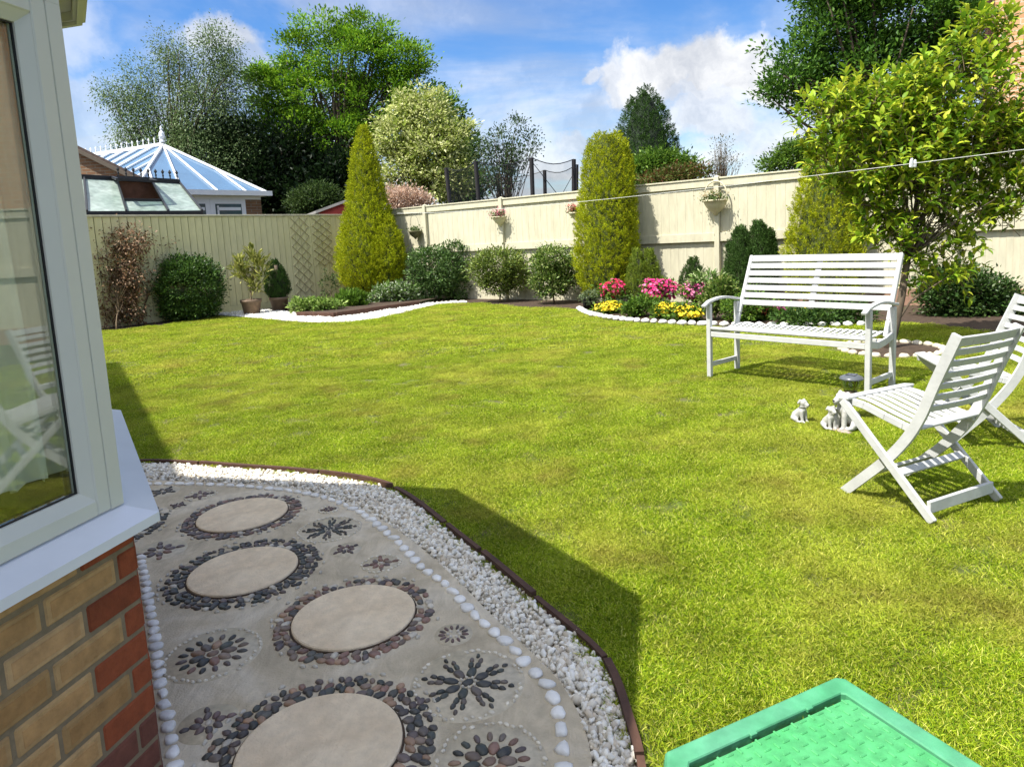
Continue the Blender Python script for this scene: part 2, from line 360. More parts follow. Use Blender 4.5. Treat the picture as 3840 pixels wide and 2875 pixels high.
def revolve_pts(prof, n, rs):
    """prof: world list (centre, radius) from top to bottom; returns points on bumpy surface, outward normals, heights"""
    c = np.array([p[0] for p in prof]); r = np.array([p[1] for p in prof]); seg = np.linalg.norm(np.diff(c, axis=0), axis=1)
    wgt = seg * (r[:-1] + r[1:] + .05); i = rs.choice(len(seg), n, p=wgt / wgt.sum()); f = rs.rand(n, 1)
    C = c[i] * (1 - f) + c[i + 1] * f; Rr = r[i, None] * (1 - f) + r[i + 1, None] * f
    a = rs.rand(n) * 2 * math.pi; d = np.stack([np.cos(a), np.sin(a), np.zeros(n)], 1)
    return C, Rr, d, a
def conifer(name, label, base, zc, profs, n, size, cols, seed=1, group=None, cat='conifer', core=(.025, .03, .012), tufts=140, lean=.75, per=60, coref=.7):
    rs = np.random.RandomState(seed); base = np.array(base, float); k = zc / 1498.
    o = empty(name, tuple(base), 0, label, cat, group); parts = []; mb = MB()
    area = [sum(abs(p[i + 1][0] - p[i][0]) * (p[i][2] + p[i + 1][2]) for i in range(len(p) - 1)) for p in profs]
    for prof, ar in zip(profs, area):
        pw = []
        for p in prof:
            pw.append((at(p[1], p[0], zc + (p[3] if len(p) > 3 else 0)) - base, p[2] * k))
        # plumes: upright sprays standing close on the surface
        m = int(n * tufts / 140 * len(profs) * ar / sum(area))
        C, Rr, d, a = revolve_pts(pw, m, rs)
        bump = 1 + .05 * np.sin(a * 3 + C[:, 2] * 3.1) * np.sin(C[:, 2] * 5 + a * 2) + .06 * np.sin(a * 7 + C[:, 2] * 9 + 2 * np.sin(C[:, 2] * 4)) * np.sin(C[:, 2] * 13 - a * 4)
        root = C + d * Rr * (bump[:, None]) * rs.uniform(.82, 1.02, (m, 1))
        ax = unit(d * (1 - lean) * rs.uniform(.5, 1.6, (m, 1)) + np.array([0, 0, lean]) + rs.normal(size=(m, 3)) * .12)
        rr = np.repeat(root, per, 0); aa = np.repeat(ax, per, 0); dd = np.repeat(d, per, 0); q = len(rr)
        h = rs.rand(q, 1); L = size * 3.8 * np.repeat(rs.uniform(.7, 1.3, (m, 1)), per, 0)
        pos = rr + aa * h * L + rs.normal(size=(q, 3)) * size * .95 * (1.05 - h)
        dirs = aa * .9 + rs.normal(size=(q, 3)) * .5 + dd * .25
        col = mixcols(q, cols, rs, .15) * np.repeat(rs.uniform(.70, 1.25, (m, 1)), per, 0)
        parts.append(scatter(T_NDL, pos, dirs, dd + rs.normal(size=(q, 3)) * .4, size * rs.uniform(.8, 1.5, q), col))
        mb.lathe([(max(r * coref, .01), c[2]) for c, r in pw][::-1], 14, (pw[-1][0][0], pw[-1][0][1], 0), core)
        # follow the centre line
        vv = mb.v[-1]; kk = 14
        for i, (c, r) in enumerate(pw[::-1]): vv[i * kk:(i + 1) * kk, :2] += (c - pw[-1][0])[:2]
    V, Fc, C = merge(parts); V[:, 2] = np.maximum(V[:, 2], -base[2] + .004)
    mesh_np('foliage', V, Fc, C, M_['needle'], o)
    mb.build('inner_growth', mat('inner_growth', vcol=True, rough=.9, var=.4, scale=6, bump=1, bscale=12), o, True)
    t = MB(); t.tube([(0, 0, 0), (0, 0, .25 + .5 * k * 100)], [.05, .04], 8); t.build('trunk', M_['bark'], o, True)
    return o
def smooth_line(pts, step):
    pts = np.array(pts, float); 
    # Catmull-Rom
    P = np.vstack([2 * pts[0] - pts[1], pts, 2 * pts[-1] - pts[-2]]); out = []
    for i in range(1, len(P) - 2):
        for t in np.linspace(0, 1, 14, endpoint=False):
            a, b, c, d = P[i - 1], P[i], P[i + 1], P[i + 2]
            out.append(.5 * ((2 * b) + (-a + c) * t + (2 * a - 5 * b + 4 * c - d) * t * t + (-a + 3 * b - 3 * c + d) * t ** 3))
    out.append(P[-2]); out = np.array(out); s = np.r_[0, np.cumsum(np.linalg.norm(np.diff(out, axis=0), axis=1))]
    n = max(2, int(s[-1] / step)); u = np.linspace(0, s[-1], n + 1)
    return np.stack([np.interp(u, s, out[:, j]) for j in range(out.shape[1])], 1)
def inside(poly, P):
    poly = np.array(poly)[:, :2]; x, y = P[:, 0], P[:, 1]; c = np.zeros(len(P), bool); j = len(poly) - 1
    for i in range(len(poly)):
        xi, yi = poly[i]; xj, yj = poly[j]
        c ^= ((yi > y) != (yj > y)) & (x < (xj - xi) * (y - yi) / (yj - yi + 1e-12) + xi); j = i
    return c
def sheet(name, poly, z, m, thick=0):
    mb = MB(); 
    if thick: mb.prism(poly, z - thick, z)
    else: mb.add([(p[0], p[1], z) for p in poly], [list(range(len(poly)))])
    return mb.build(name, m)

# ================================================================== SETTING
FL_A = np.array([-8.75, 15.27]); CORN = np.array([-4.55, 20.6]); FR_B = np.array([8.01, 10.89])
uL = (CORN - FL_A) / np.linalg.norm(CORN - FL_A); uR = (FR_B - CORN) / np.linalg.norm(FR_B - CORN)
nR = np.array([-.60, -.80]); nR = np.array([uR[1], -uR[0]]); nL = np.array([uL[1], -uL[0]])      # both point into the garden
if nR @ np.array([0, -1.]) < 0: nR = -nR
def on_fence(px, off=0., line='R'):
    """ground point on the fence line (moved off metres into the garden) seen at column px"""
    p0, u, nn = (CORN, uR, nR) if line == 'R' else (CORN, uL, nL)
    p0 = p0 + nn * off; d = px_dir(px, 600)
    s, t = np.linalg.solve(np.array([[u[0], -d[0]], [u[1], -d[1]]]), -p0)
    q = p0 + u * s; return np.array([q[0], q[1], 0.])
# ground
gm = mat('ground_soil', (.05, .07, .02), .95, .3, .8, .5, 20, col2=(.06, .045, .025))
sheet('ground', [(-900, -900), (900, -900), (900, 900), (-900, 900)], -.02, gm)['kind'] = 'structure'
timber_px = [(120, 1010), (325, 998), (520, 1010), (690, 1024), (850, 1056), (1000, 1166), (1150, 1290), (1300, 1420), (1345, 1520), (1385, 1656), (1400, 1800)]
conc_px = [(120, 1046), (330, 1038), (450, 1041), (560, 1046), (650, 1057), (740, 1082), (820, 1120), (900, 1175), (980, 1245), (1060, 1325), (1140, 1400), (1200, 1460), (1240, 1520), (1265, 1580), (1280, 1656), (1285, 1800)]
timber_l = smooth_line([G(*p)[:2] for p in timber_px], .05); conc_l = smooth_line([G(*p)[:2] for p in conc_px], .05)
# patio slab
pm = bpy.data.materials.new('patio_concrete'); pm.use_nodes = True
def patio_nodes():
    nt = pm.node_tree; N = nt.nodes; L = nt.links; p = N['Principled BSDF']; p.inputs['Roughness'].default_value = .8
    tc = N.new('ShaderNodeTexCoord')
    def nz(s, d=6, dist=0., st=None, r=.6):
        v = tc.outputs['Object']
        if st: mp = N.new('ShaderNodeMapping'); mp.inputs['Scale'].default_value = st; mp.inputs['Rotation'].default_value = (0, 0, .5); L.new(v, mp.inputs[0]); v = mp.outputs[0]
        n = N.new('ShaderNodeTexNoise'); n.inputs['Scale'].default_value = s; n.inputs['Detail'].default_value = d; n.inputs['Distortion'].default_value = dist; n.inputs['Roughness'].default_value = r; L.new(v, n.inputs['Vector']); return n.outputs[0]
    r1 = N.new('ShaderNodeValToRGB'); L.new(nz(1.6, 7, 1.2), r1.inputs[0]); e = r1.color_ramp.elements
    e[0].position = .3; e[0].color = (.36, .30, .20, 1); e[1].position = .68; e[1].color = (.64, .575, .455, 1)
    e2 = r1.color_ramp.elements.new(.5); e2.color = (.52, .44, .31, 1)
    sw = nz(11, 7, 2.2, (1, .45, 1)); mr = N.new('ShaderNodeMapRange'); mr.inputs[1].default_value = .3; mr.inputs[2].default_value = .7; mr.inputs[3].default_value = .84; mr.inputs[4].default_value = 1.14; L.new(sw, mr.inputs[0])
    s = N.new('ShaderNodeVectorMath'); s.operation = 'SCALE'; L.new(r1.outputs[0], s.inputs[0]); L.new(mr.outputs[0], s.inputs['Scale']); L.new(s.outputs[0], p.inputs['Base Color'])
    fine = nz(130, 3); ad = N.new('ShaderNodeMath'); ad.operation = 'MULTIPLY_ADD'; L.new(fine, ad.inputs[0]); ad.inputs[1].default_value = .6; L.new(nz(14, 5, 2., (1, .3, 1)), ad.inputs[2])
    b = N.new('ShaderNodeBump'); b.inputs['Strength'].default_value = .5; b.inputs['Distance'].default_value = .012; L.new(ad.outputs[0], b.inputs['Height']); L.new(b.outputs[0], p.inputs['Normal'])
patio_nodes()
patio_poly = [tuple(p) for p in conc_l] + [(.3, -1.5), (-4.5, -1.5), (-9, 3)]
sheet('patio', patio_poly[::-1], .0, pm, .06)['kind'] = 'structure'
# gravel bed sheet under the chips
gb = [tuple(p) for p in conc_l] + [tuple(p) for p in timber_l[::-1]]
o = sheet('gravel_bed', gb, -.035, mat('gravel_bed', (.34, .31, .26), .95, .3, 40)); o['kind'] = 'structure'
# lawn
back_px = [(150, 722), (259, 712), (350, 702), (480, 684), (560, 690), (640, 696), (720, 697), (800, 691), (870, 676), (950, 658), (1030, 655), (1150, 664), (1235, 668), (1300, 690), (1430, 701), (1530, 706), (1700, 704), (1850, 696), (1960, 697), (2090, 712), (2300, 745)]
back_l = smooth_line([G(*p)[:2] for p in back_px], .15)
lawn_poly = [tuple(p) for p in back_l] + [(10, 6), (10, -2), tuple(timber_l[-1] + np.array([.3, -1.2]))] + [tuple(p + np.array([.0, .015])) for p in timber_l[::-1]] + [(-11, 9)]
lm = mat('lawn_soil', (.08, .11, .014), .95, .3, 4, .6, 90, col2=(.13, .12, .04))
sheet('lawn', lawn_poly, -.004, lm)['kind'] = 'structure'
ring_c = G(1925, 755)[:2]
# grass blades: tufts set out over the lawn
def grass():
    rs = np.random.RandomState(5)
    def tuft(nm, nb, rr, hh, cols, wd, m):
        a = rs.rand(nb) * 2 * math.pi; r = rr * np.sqrt(rs.rand(nb)); base = np.stack([r * np.cos(a), r * np.sin(a), np.zeros(nb)], 1)
        lean = rs.normal(size=(nb, 2)) * .75; h = hh * rs.uniform(.5, 1.15, nb)
        tip = base + np.stack([lean[:, 0] * h, lean[:, 1] * h, h * rs.uniform(.55, 1, nb)], 1)
        mid = (base + tip) / 2 + np.array([0, 0, 1]) * h[:, None] * .14
        sd = unit(np.cross(tip - base, rs.normal(size=(nb, 3)))) * wd
        V = np.stack([base - sd * .5, base + sd * .5, mid + sd * .45, mid - sd * .45, tip], 1).reshape(-1, 3)
        Fc = (np.array([(0, 1, 2), (0, 2, 3), (3, 2, 4)])[None] + (np.arange(nb) * 5)[:, None, None]).reshape(-1, 3)
        C = np.repeat(mixcols(nb, cols, rs, .25), 5, 0)
        o = mesh_np(nm, V, Fc, C, m); COL.objects.unlink(o); return o
    gmat = bpy.data.materials.new('grass'); gmat.use_nodes = True; nt = gmat.node_tree; N = nt.nodes; L = nt.links; p = N['Principled BSDF']
    p.inputs['Roughness'].default_value = .55; p.inputs['Specular IOR Level'].default_value = .12
    att = N.new('ShaderNodeAttribute'); att.attribute_name = 'col'
    geo = N.new('ShaderNodeNewGeometry')
    def nz(s, d=4):
        n = N.new('ShaderNodeTexNoise'); n.inputs['Scale'].default_value = s; n.inputs['Detail'].default_value = d; L.new(geo.outputs['Position'], n.inputs['Vector']); return n.outputs[0]
    def mrg(v, a, b, c, d):
        m = N.new('ShaderNodeMapRange'); m.inputs[1].default_value = a; m.inputs[2].default_value = b; m.inputs[3].default_value = c; m.inputs[4].default_value = d; L.new(v, m.inputs[0]); return m.outputs[0]
    mx = N.new('ShaderNodeMixRGB'); L.new(mrg(nz(.9, 6), .46, .70, 0, .5), mx.inputs[0]); L.new(att.outputs['Color'], mx.inputs[1]); mx.inputs[2].default_value = (.54, .49, .09, 1)
    mx2 = N.new('ShaderNodeMixRGB'); L.new(mrg(nz(1.9, 8), .54, .72, 0, .5), mx2.inputs[0]); L.new(mx.outputs[0], mx2.inputs[1]); mx2.inputs[2].default_value = (.34, .25, .07, 1); mx = mx2
    s = N.new('ShaderNodeVectorMath'); s.operation = 'SCALE'; L.new(mx.outputs[0], s.inputs[0]); L.new(mrg(nz(2.6), .3, .7, .80, 1.26), s.inputs['Scale'])
    L.new(s.outputs[0], p.inputs['Base Color'])
    tr = N.new('ShaderNodeBsdfTranslucent'); L.new(s.outputs[0], tr.inputs[0]); ms = N.new('ShaderNodeMixShader'); ms.inputs[0].default_value = .35
    L.new(p.outputs[0], ms.inputs[1]); L.new(tr.outputs[0], ms.inputs[2]); L.new(ms.outputs[0], N['Material Output'].inputs[0])
    cols = [(.06, .13, .008), (.17, .28, .010), (.36, .45, .018), (.25, .35, .014), (.44, .49, .04), (.62, .60, .16)]
    t = tuft('grass_tuft', 250, .085, .0195, cols, .0023, gmat)
    t2 = tuft('grass_tuft_far', 150, .16, .024, cols, .0045, gmat)
    pts = []
    # density falls with distance
    bands = [(1.2, 3.2, 420, 0), (3.2, 5.5, 300, 0), (5.5, 9, 210, 0), (9, 26, 100, 1)]
    out = {0: [], 1: []}
    for a, b, dens, k in bands:
        n = int(dens * (24 * 28)); P = np.stack([rs.uniform(-12, 12, n), rs.uniform(-2, 26, n)], 1); dd = np.hypot(P[:, 0], P[:, 1])
        P = P[(dd >= a) & (dd < b)]
        Q = np.c_[P, np.zeros(len(P))]
        # keep what the camera (or a step aside) can see
        z = P @ F[:2] + 1.45 * abs(F[2]); x = P @ R[:2]
        P = P[(np.abs(x) < z * .95 + 1.2)]
        P = P[inside(lawn_poly, P)]
        P = P[np.hypot(P[:, 0] - ring_c[0], (P[:, 1] - ring_c[1])) > .62]
        out[k].append(P)
    objs = []
    ng = bpy.data.node_groups.new('grass_blades', 'GeometryNodeTree'); ng.interface.new_socket('Geometry', in_out='INPUT', socket_type='NodeSocketGeometry'); ng.interface.new_socket('Geometry', in_out='OUTPUT', socket_type='NodeSocketGeometry')
    gi = ng.nodes.new('NodeGroupInput'); go = ng.nodes.new('NodeGroupOutput')
    jn = ng.nodes.new('GeometryNodeJoinGeometry')
    idn = ng.nodes.new('GeometryNodeInputNamedAttribute'); idn.data_type = 'INT'; idn.inputs[0].default_value = 'kind_id'
    for k, tt in ((0, t), (1, t2)):
        oi = ng.nodes.new('GeometryNodeObjectInfo'); oi.inputs['Object'].default_value = tt; oi.inputs['As Instance'].default_value = True
        cmpn = ng.nodes.new('FunctionNodeCompare'); cmpn.data_type = 'INT'; cmpn.operation = 'EQUAL'; 
        ins = [i for i in cmpn.inputs if i.type == 'INT']; ng.links.new(idn.outputs[0], ins[0]); ins[1].default_value = k
        ip = ng.nodes.new('GeometryNodeInstanceOnPoints'); rv = ng.nodes.new('FunctionNodeRandomValue'); rv.data_type = 'FLOAT_VECTOR'
        rv.inputs[0].default_value = (-.1, -.1, 0); rv.inputs[1].default_value = (.1, .1, 6.28)
        rs2 = ng.nodes.new('FunctionNodeRandomValue'); rs2.data_type = 'FLOAT'; fl = [i for i in rs2.inputs if i.type == 'VALUE']; fl[0].default_value = .75; fl[1].default_value = 1.25; 
        ng.links.new(gi.outputs[0], ip.inputs['Points']); ng.links.new(cmpn.outputs[0], ip.inputs['Selection']); ng.links.new(oi.outputs['Geometry'], ip.inputs['Instance'])
        ng.links.new(rv.outputs[0], ip.inputs['Rotation']); ng.links.new([q for q in rs2.outputs if q.type == 'VALUE'][0], ip.inputs['Scale']); ng.links.new(ip.outputs[0], jn.inputs[0])
    ng.links.new(jn.outputs[0], go.inputs[0])
    P0 = np.concatenate(out[0]); P1 = np.concatenate(out[1]); P = np.concatenate([P0, P1]); me = bpy.data.meshes.new('grass'); me.vertices.add(len(P))
    me.vertices.foreach_set('co', np.c_[P, np.full(len(P), -.004)].astype(np.float32).ravel())
    a = me.attributes.new('kind_id', 'INT', 'POINT'); a.data.foreach_set('value', np.r_[np.zeros(len(P0)), np.ones(len(P1))].astype(np.int32))
    g = bpy.data.objects.new('grass', me); COL.objects.link(g); md = g.modifiers.new('blades', 'NODES'); md.node_group = ng
    tag(g, 'short mown green lawn grass with yellowish dry blades', 'grass', kind='stuff')
    print('grass tufts', len(P0), len(P1))
grass()

def gravel(name, A, B, label, size, n, z0, cols, layers=.03, rs=np.random.RandomState(3)):
    """chips between two lines A and B (same sample count not needed)"""
    def res(Lp, k): s = np.linspace(0, len(Lp) - 1, k); return np.stack([np.interp(s, np.arange(len(Lp)), Lp[:, j]) for j in (0, 1)], 1)
    a = res(np.array(A), 400); b = res(np.array(B), 400)
    dist = np.hypot(*((a + b) / 2).T) ; wgt = np.linalg.norm(np.gradient(a, axis=0), axis=1) * np.linalg.norm(a - b, axis=1) / (.3 + dist) ** .35
    i = rs.choice(400, n, p=wgt / wgt.sum()); f = rs.uniform(.02, .98, n)
    P = a[i] * (1 - f)[:, None] + b[i] * f[:, None] + rs.normal(size=(n, 2)) * .01
    V0, F0 = ICO[1]; F0 = np.array(F0); k = len(V0)
    sc = size * rs.uniform(.45, 1.5, (n, 1)) * np.stack([rs.uniform(.8, 1.3, n), rs.uniform(.6, 1, n), rs.uniform(.4, .75, n)], 1)
    base = V0[None] * (1 + rs.uniform(-.22, .22, (n, k, 1))) * sc[:, None]
    q = rs.normal(size=(n, 3, 3)); q, _ = np.linalg.qr(q); base = np.einsum('nij,nkj->nki', q, base)
    z = z0 + rs.rand(n) * layers * np.clip(np.minimum(f, 1 - f) * 6, .25, 1)
    V = base + np.c_[P, z][:, None]
    C = np.repeat(mixcols(n, cols, rs, .12), k, 0)
    o = mesh_np(name, V.reshape(-1, 3), (F0[None] + (np.arange(n) * k)[:, None, None]).reshape(-1, 3), C, M_['gravel'])
    return tag(o, label, 'gravel', kind='stuff')
gravel('white_gravel', conc_l[:], timber_l[:], 'white limestone chips between the patio and the timber edging', .0125, 17500, -.028, [(.66, .59, .47), (.80, .76, .67), (.84, .82, .75), (.54, .46, .35), (.80, .77, .68)], .04)
# timber edging boards
tl = smooth_line(timber_l[::3] , .02); seg = np.r_[0, np.cumsum(np.linalg.norm(np.diff(tl, axis=0), axis=1))]
cuts = [0, 1.1, 2.1, 2.75, 3.45, 3.85, 4.35, 4.85, 5.3, 5.65, 9]
names = ['furthest timber edging board, behind the bay window sill', 'timber edging board left of centre, bordering the bright gravel', 'straight timber edging board ending at the kink in the lawn edge', 'dark timber edging board just right of the kink, lawn shadow behind it', 'timber edging board along the middle of the gravel curve in shade', 'timber edging board below the widest part of the lawn shadow', 'timber edging board beside the tip of the lawn shadow', 'timber edging board where the gravel curve turns towards the viewer', 'short timber edging board level with the green cover corner', 'nearest timber edging board beside the green cover']
for k in range(len(cuts) - 1):
    i0, i1 = np.searchsorted(seg, cuts[k]), np.searchsorted(seg, cuts[k + 1] - .006)
    P = tl[i0:min(i1, len(tl))]
    if len(P) < 3: continue
    P = np.vstack([P[:-2:4], P[-1:]]) if len(P) > 9 else P[[0, len(P) // 2, -1]]
    T = unit(np.gradient(P, axis=0)); nn = np.stack([-T[:, 1], T[:, 0]], 1); th = .011 + .002 * (k % 2); zt = .022 + .005 * ((k * 7) % 3)
    v = []; 
    for p, q in zip(P, nn): v += [(*(p - q * th), -.06), (*(p + q * th), -.06), (*(p + q * th), zt), (*(p - q * th), zt)]
    f = [[4 * i + a, 4 * (i + 1) + a, 4 * (i + 1) + (a + 1) % 4, 4 * i + (a + 1) % 4] for i in range(len(P) - 1) for a in range(4)] + [[0, 1, 2, 3], [4 * len(P) - 1 - j for j in range(4)]]
    m = MB(); m.add(v, f, (.1, .05, .03)); tag(m.build('timber_edging', M_['timber']), names[k], 'edging board', 'timber boards edging the lawn')

# ---------------------------------------------------------------- patio stones
PEB = [(.065, .055, .05), (.12, .09, .08), (.20, .115, .085), (.19, .14, .105), (.11, .085, .08), (.30, .19, .12), (.085, .08, .065)]
DARK = [(.05, .05, .045), (.07, .066, .058), (.11, .09, .075), (.055, .06, .05)]
def pcol(pal, w=.0): 
    if RS.rand() < w: return np.array((.52, .47, .38)) * RS.uniform(.8, 1.1)
    return np.array(pal[RS.randint(len(pal))]) * RS.uniform(.75, 1.3)
def peb(mb, x, y, a, b, rot, col, h=.008, z=.002): mb.blob((x, y, z), (a, b, h), col, rot, .10, 2)
slabm = mat('sandstone_slab', (.68, .54, .365), .85, .10, 5, .45, 110, col2=(.74, .61, .43))
slabs = [((-1.58, 3.72), 'furthest fully visible round sand-coloured slab, narrow dark pebble ring', PEB[:5], 2, .12), ((-1.31, 3.03), 'second furthest round slab, ringed by charcoal pebbles', DARK + PEB[:2], 3, .06),
         ((-.70, 2.585), 'round slab in the middle of the patio, ringed by reddish brown pebbles', PEB + PEB[2:4] + PEB[5:6], 2, .06), ((-.637, 1.86), 'nearest round slab, cut off by the bottom of the view', DARK + PEB, 3, .07),
         ((-2.33, 3.62), 'round slab almost hidden behind the window sill corner', DARK, 3, .1)]
for (cx, cy), lab, pal, rows, ww in slabs:
    r = .24; m = MB()
    prof = [(0.001, .014), (r - .006, .014), (r - .001, .011), (r, .006), (r, -.02)]
    m.lathe(prof, 72, col=(.5, .4, .3)); o = m.build('round_slab', slabm, loc=(cx, cy, 0)); tag(o, lab, 'paving slab', 'round stepping slabs set in the patio')
    g = MB(); g.lathe([(r + .0005, .0045), (r + .007, .003), (r + .008, -.01)], 64, col=(.06, .05, .035)); 
    g.build('joint', M_['soil'], o)
    m = MB(); ph = RS.rand() * 6
    for k in range(rows):
        rr = r + .024 + k * .031; n = int(2 * math.pi * rr / (.0335 if k < 2 else .031))
        for i in range(n):
            if RS.rand() < .05: continue
            a = 2 * math.pi * (i + (k % 2) * .5) / n + ph + RS.normal() * .02; q = rr + RS.normal() * .004
            L_ = RS.uniform(.0165, .0225) * (1.1 if k < 2 else .85); wd = L_ * RS.uniform(.58, .8)
            peb(m, q * math.cos(a), q * math.sin(a), L_, wd, a + RS.normal() * .5 + (math.pi / 2 if RS.rand() < .35 else 0), pcol(pal, ww))
    if ww > .05:
        for i in range(46):
            if RS.rand() < .45: continue
            a = 2 * math.pi * i / 46; q = r + .022 + rows * .032 + RS.normal() * .006
            peb(m, q * math.cos(a), q * math.sin(a), .012, .007, a + 1.57, (.50, .46, .38))
    m.build('pebble_ring', M_['pebble'], o, True)
def rosette(px, r, kind, label):
    c = G(*px); m = MB(); pal = {'dark': DARK, 'brown': PEB[1:5], 'purple': [(.13, .085, .08), (.16, .11, .10), (.10, .08, .075)], 'mix': DARK + PEB[2:6]}[kind[0]]
    st = kind[1]; a0 = RS.rand() * 6
    m.lathe([(.001, .0016), (r * 1.15, .0014), (r * 1.17, -.002)], 40, col=(.50, .43, .305))
    if st == 'star':
        peb(m, 0, 0, r * .14, r * .10, .5, pcol(DARK)); n = 8
        for i in range(n):
            a = a0 + 2 * math.pi * i / n
            for q, s_ in ((.34, .17), (.58, .10), (.74, .085), (.90, .07)):
                for dv in ((0,) if q < .4 else (-.13, .13) if q < .8 else (0,)):
                    peb(m, r * q * math.cos(a + dv), r * q * math.sin(a + dv), r * s_, r * s_ * .6, a + dv, pcol(pal), .009)
            b = a + math.pi / n; peb(m, r * .16 * math.cos(b), r * .16 * math.sin(b), r * .04, r * .035, b, (.5, .45, .36))
    elif st == 'flower':
        peb(m, 0, 0, r * .15, r * .12, .5, (.20, .13, .09)); n = 9
        for i in range(n):
            a = a0 + 2 * math.pi * i / n; peb(m, r * .37 * math.cos(a), r * .37 * math.sin(a), r * .19, r * .125, a, pcol(pal), .010)
        for i in range(16):
            a = a0 + 2 * math.pi * (i + .5) / 16; peb(m, r * .70 * math.cos(a), r * .70 * math.sin(a), r * .13, r * .07, a, pcol(pal), .008)
    elif st == 'small':
        for i in range(8):
            a = a0 + 2 * math.pi * i / 8; peb(m, r * .45 * math.cos(a), r * .45 * math.sin(a), r * .24, r * .15, a + RS.normal() * .2, pcol(pal), .009)
            if i % 2: peb(m, r * .85 * math.cos(a), r * .85 * math.sin(a), r * .2, r * .12, a, pcol(pal), .008)
        peb(m, 0, 0, r * .14, r * .14, 0, (.5, .44, .36))
    elif st == 'spray':
        for i in range(13):
            a = a0 + 2 * math.pi * i / 13; peb(m, r * .72 * math.cos(a), r * .72 * math.sin(a), r * .22, r * .09, a, pcol(pal), .008)
            if i % 2: peb(m, r * .35 * math.cos(a), r * .35 * math.sin(a), r * .12, r * .1, a, (.55, .50, .42), .008)
    if kind[2]:
        n = int(2 * math.pi * r * 1.08 / .021)
        for i in range(n):
            a = 2 * math.pi * i / n
            if RS.rand() < .14: continue
            q = r * 1.08 + RS.normal() * .004; k_ = RS.uniform(.75, 1.25); peb(m, q * math.cos(a), q * math.sin(a), .0085 * k_, .0060 * k_, a + 1.57 + RS.normal() * .5, np.array((.66, .60, .48)) * RS.uniform(.8, 1.1), .0055)
    tag(m.build('pebble_rosette', M_['pebble'], None, True, loc=(c[0], c[1], 0)), label, 'pebble mosaic', 'pebble flowers set in the patio')
for px, r, k, l in [((712, 1143), .145, ('dark', 'star', 1), 'charcoal pebble star right of the furthest round slab'), ((747, 1187), .065, ('purple', 'small', 0), 'tiny brown pebble flower just below the far charcoal star'),
    ((823, 1217), .078, ('brown', 'small', 1), 'brown pebble flower with white rim near the far white edging stones'), ((980, 1370), .062, ('purple', 'spray', 0), 'small reddish pebble spray right of the middle round slab'),
    ((1010, 1475), .165, ('dark', 'star', 1), 'large charcoal pebble star inside a white pebble circle, right side'), ((1057, 1645), .14, ('mix', 'flower', 1), 'brown and black pebble flower in a white circle, at the bottom edge'),
    ((460, 1412), .15, ('mix', 'flower', 1), 'dark pebble flower in a white circle beside the brick wall'), ((450, 1562), .08, ('purple', 'small', 0), 'small dark pebble flower left of the nearest round slab'),
    ((345, 1190), .11, ('brown', 'small', 0), 'loose brown pebble flower beside the brick corner'), ((352, 1062), .085, ('dark', 'small', 0), 'dark pebble flower by the window sill, furthest left'),
    ((432, 1070), .08, ('purple', 'small', 1), 'pebble flower half in sunlight behind the furthest slab'), ((385, 1092), .05, ('purple', 'small', 0), 'tiny pebble flower left of the furthest round slab'),
    ((710, 1101), .045, ('purple', 'small', 1), 'faint tiny pebble flower near the upper edging stones')]:
    rosette(px, r, k, l)
def angular(m, i):
    """cut the round blob down to an irregular flat-topped stone"""
    v = m.v[-1]; rs = np.random.RandomState(i + 50); c = v.mean(0)
    for k in range(rs.randint(4, 7)):
        a = rs.rand() * 6.28; n = np.array([math.cos(a), math.sin(a), .15]); d = (v - c) @ n; lim = d.max() * rs.uniform(.62, .9); ex = np.maximum(d - lim, 0); v -= ex[:, None] * n * .9
    v[:, 2] = np.minimum(v[:, 2], .0135)
# white edging stones
ws = smooth_line([G(*p)[:2] for p in [(200, 1050), (340, 1046), (430, 1047), (520, 1051), (610, 1059), (690, 1073), (770, 1104), (848, 1161), (915, 1230), (962, 1262), (1012, 1318), (1058, 1358), (1100, 1395), (1150, 1448), (1180, 1475), (1205, 1540), (1213, 1600), (1216, 1660)]], .073)
for i, p in enumerate(ws):
    t = ws[min(i + 1, len(ws) - 1)] - ws[max(i - 1, 0)]; m = MB(); far = p[1] > 3.6
    m.blob((0, 0, .004), (.036 * RS.uniform(.85, 1.12) * (1.05 if far else 1), .0275 * RS.uniform(.8, 1.2) * (.8 if far else 1), .012), np.array((.80, .78, .73)) * RS.uniform(.85, 1.05), math.atan2(t[1], t[0]) + RS.normal() * .3, .07, 2); angular(m, i)
    tag(m.build('white_stone', M_['whitestone'], None, True, loc=(p[0], p[1], 0)), 'white stone set along the outer curved edge of the patio', 'edging stone', 'white stones set along the curved patio edge')
ws = smooth_line([G(*p)[:2] for p in [(305, 1205), (316, 1268), (330, 1350), (343, 1440), (352, 1500), (366, 1572), (374, 1640), (379, 1690)]], .064)
for i, p in enumerate(ws):
    m = MB(); m.blob((0, 0, .004), (.029 * RS.uniform(.85, 1.1), .025 * RS.uniform(.8, 1.15), .013), np.array((.80, .78, .74)) * RS.uniform(.86, 1.05), 2 + RS.normal() * .5, .07, 2); angular(m, i)
    tag(m.build('white_stone', M_['whitestone'], None, True, loc=(p[0], p[1], 0)), 'white stone in the row at the foot of the brick bay wall', 'edging stone', 'white stones along the foot of the brick wall')
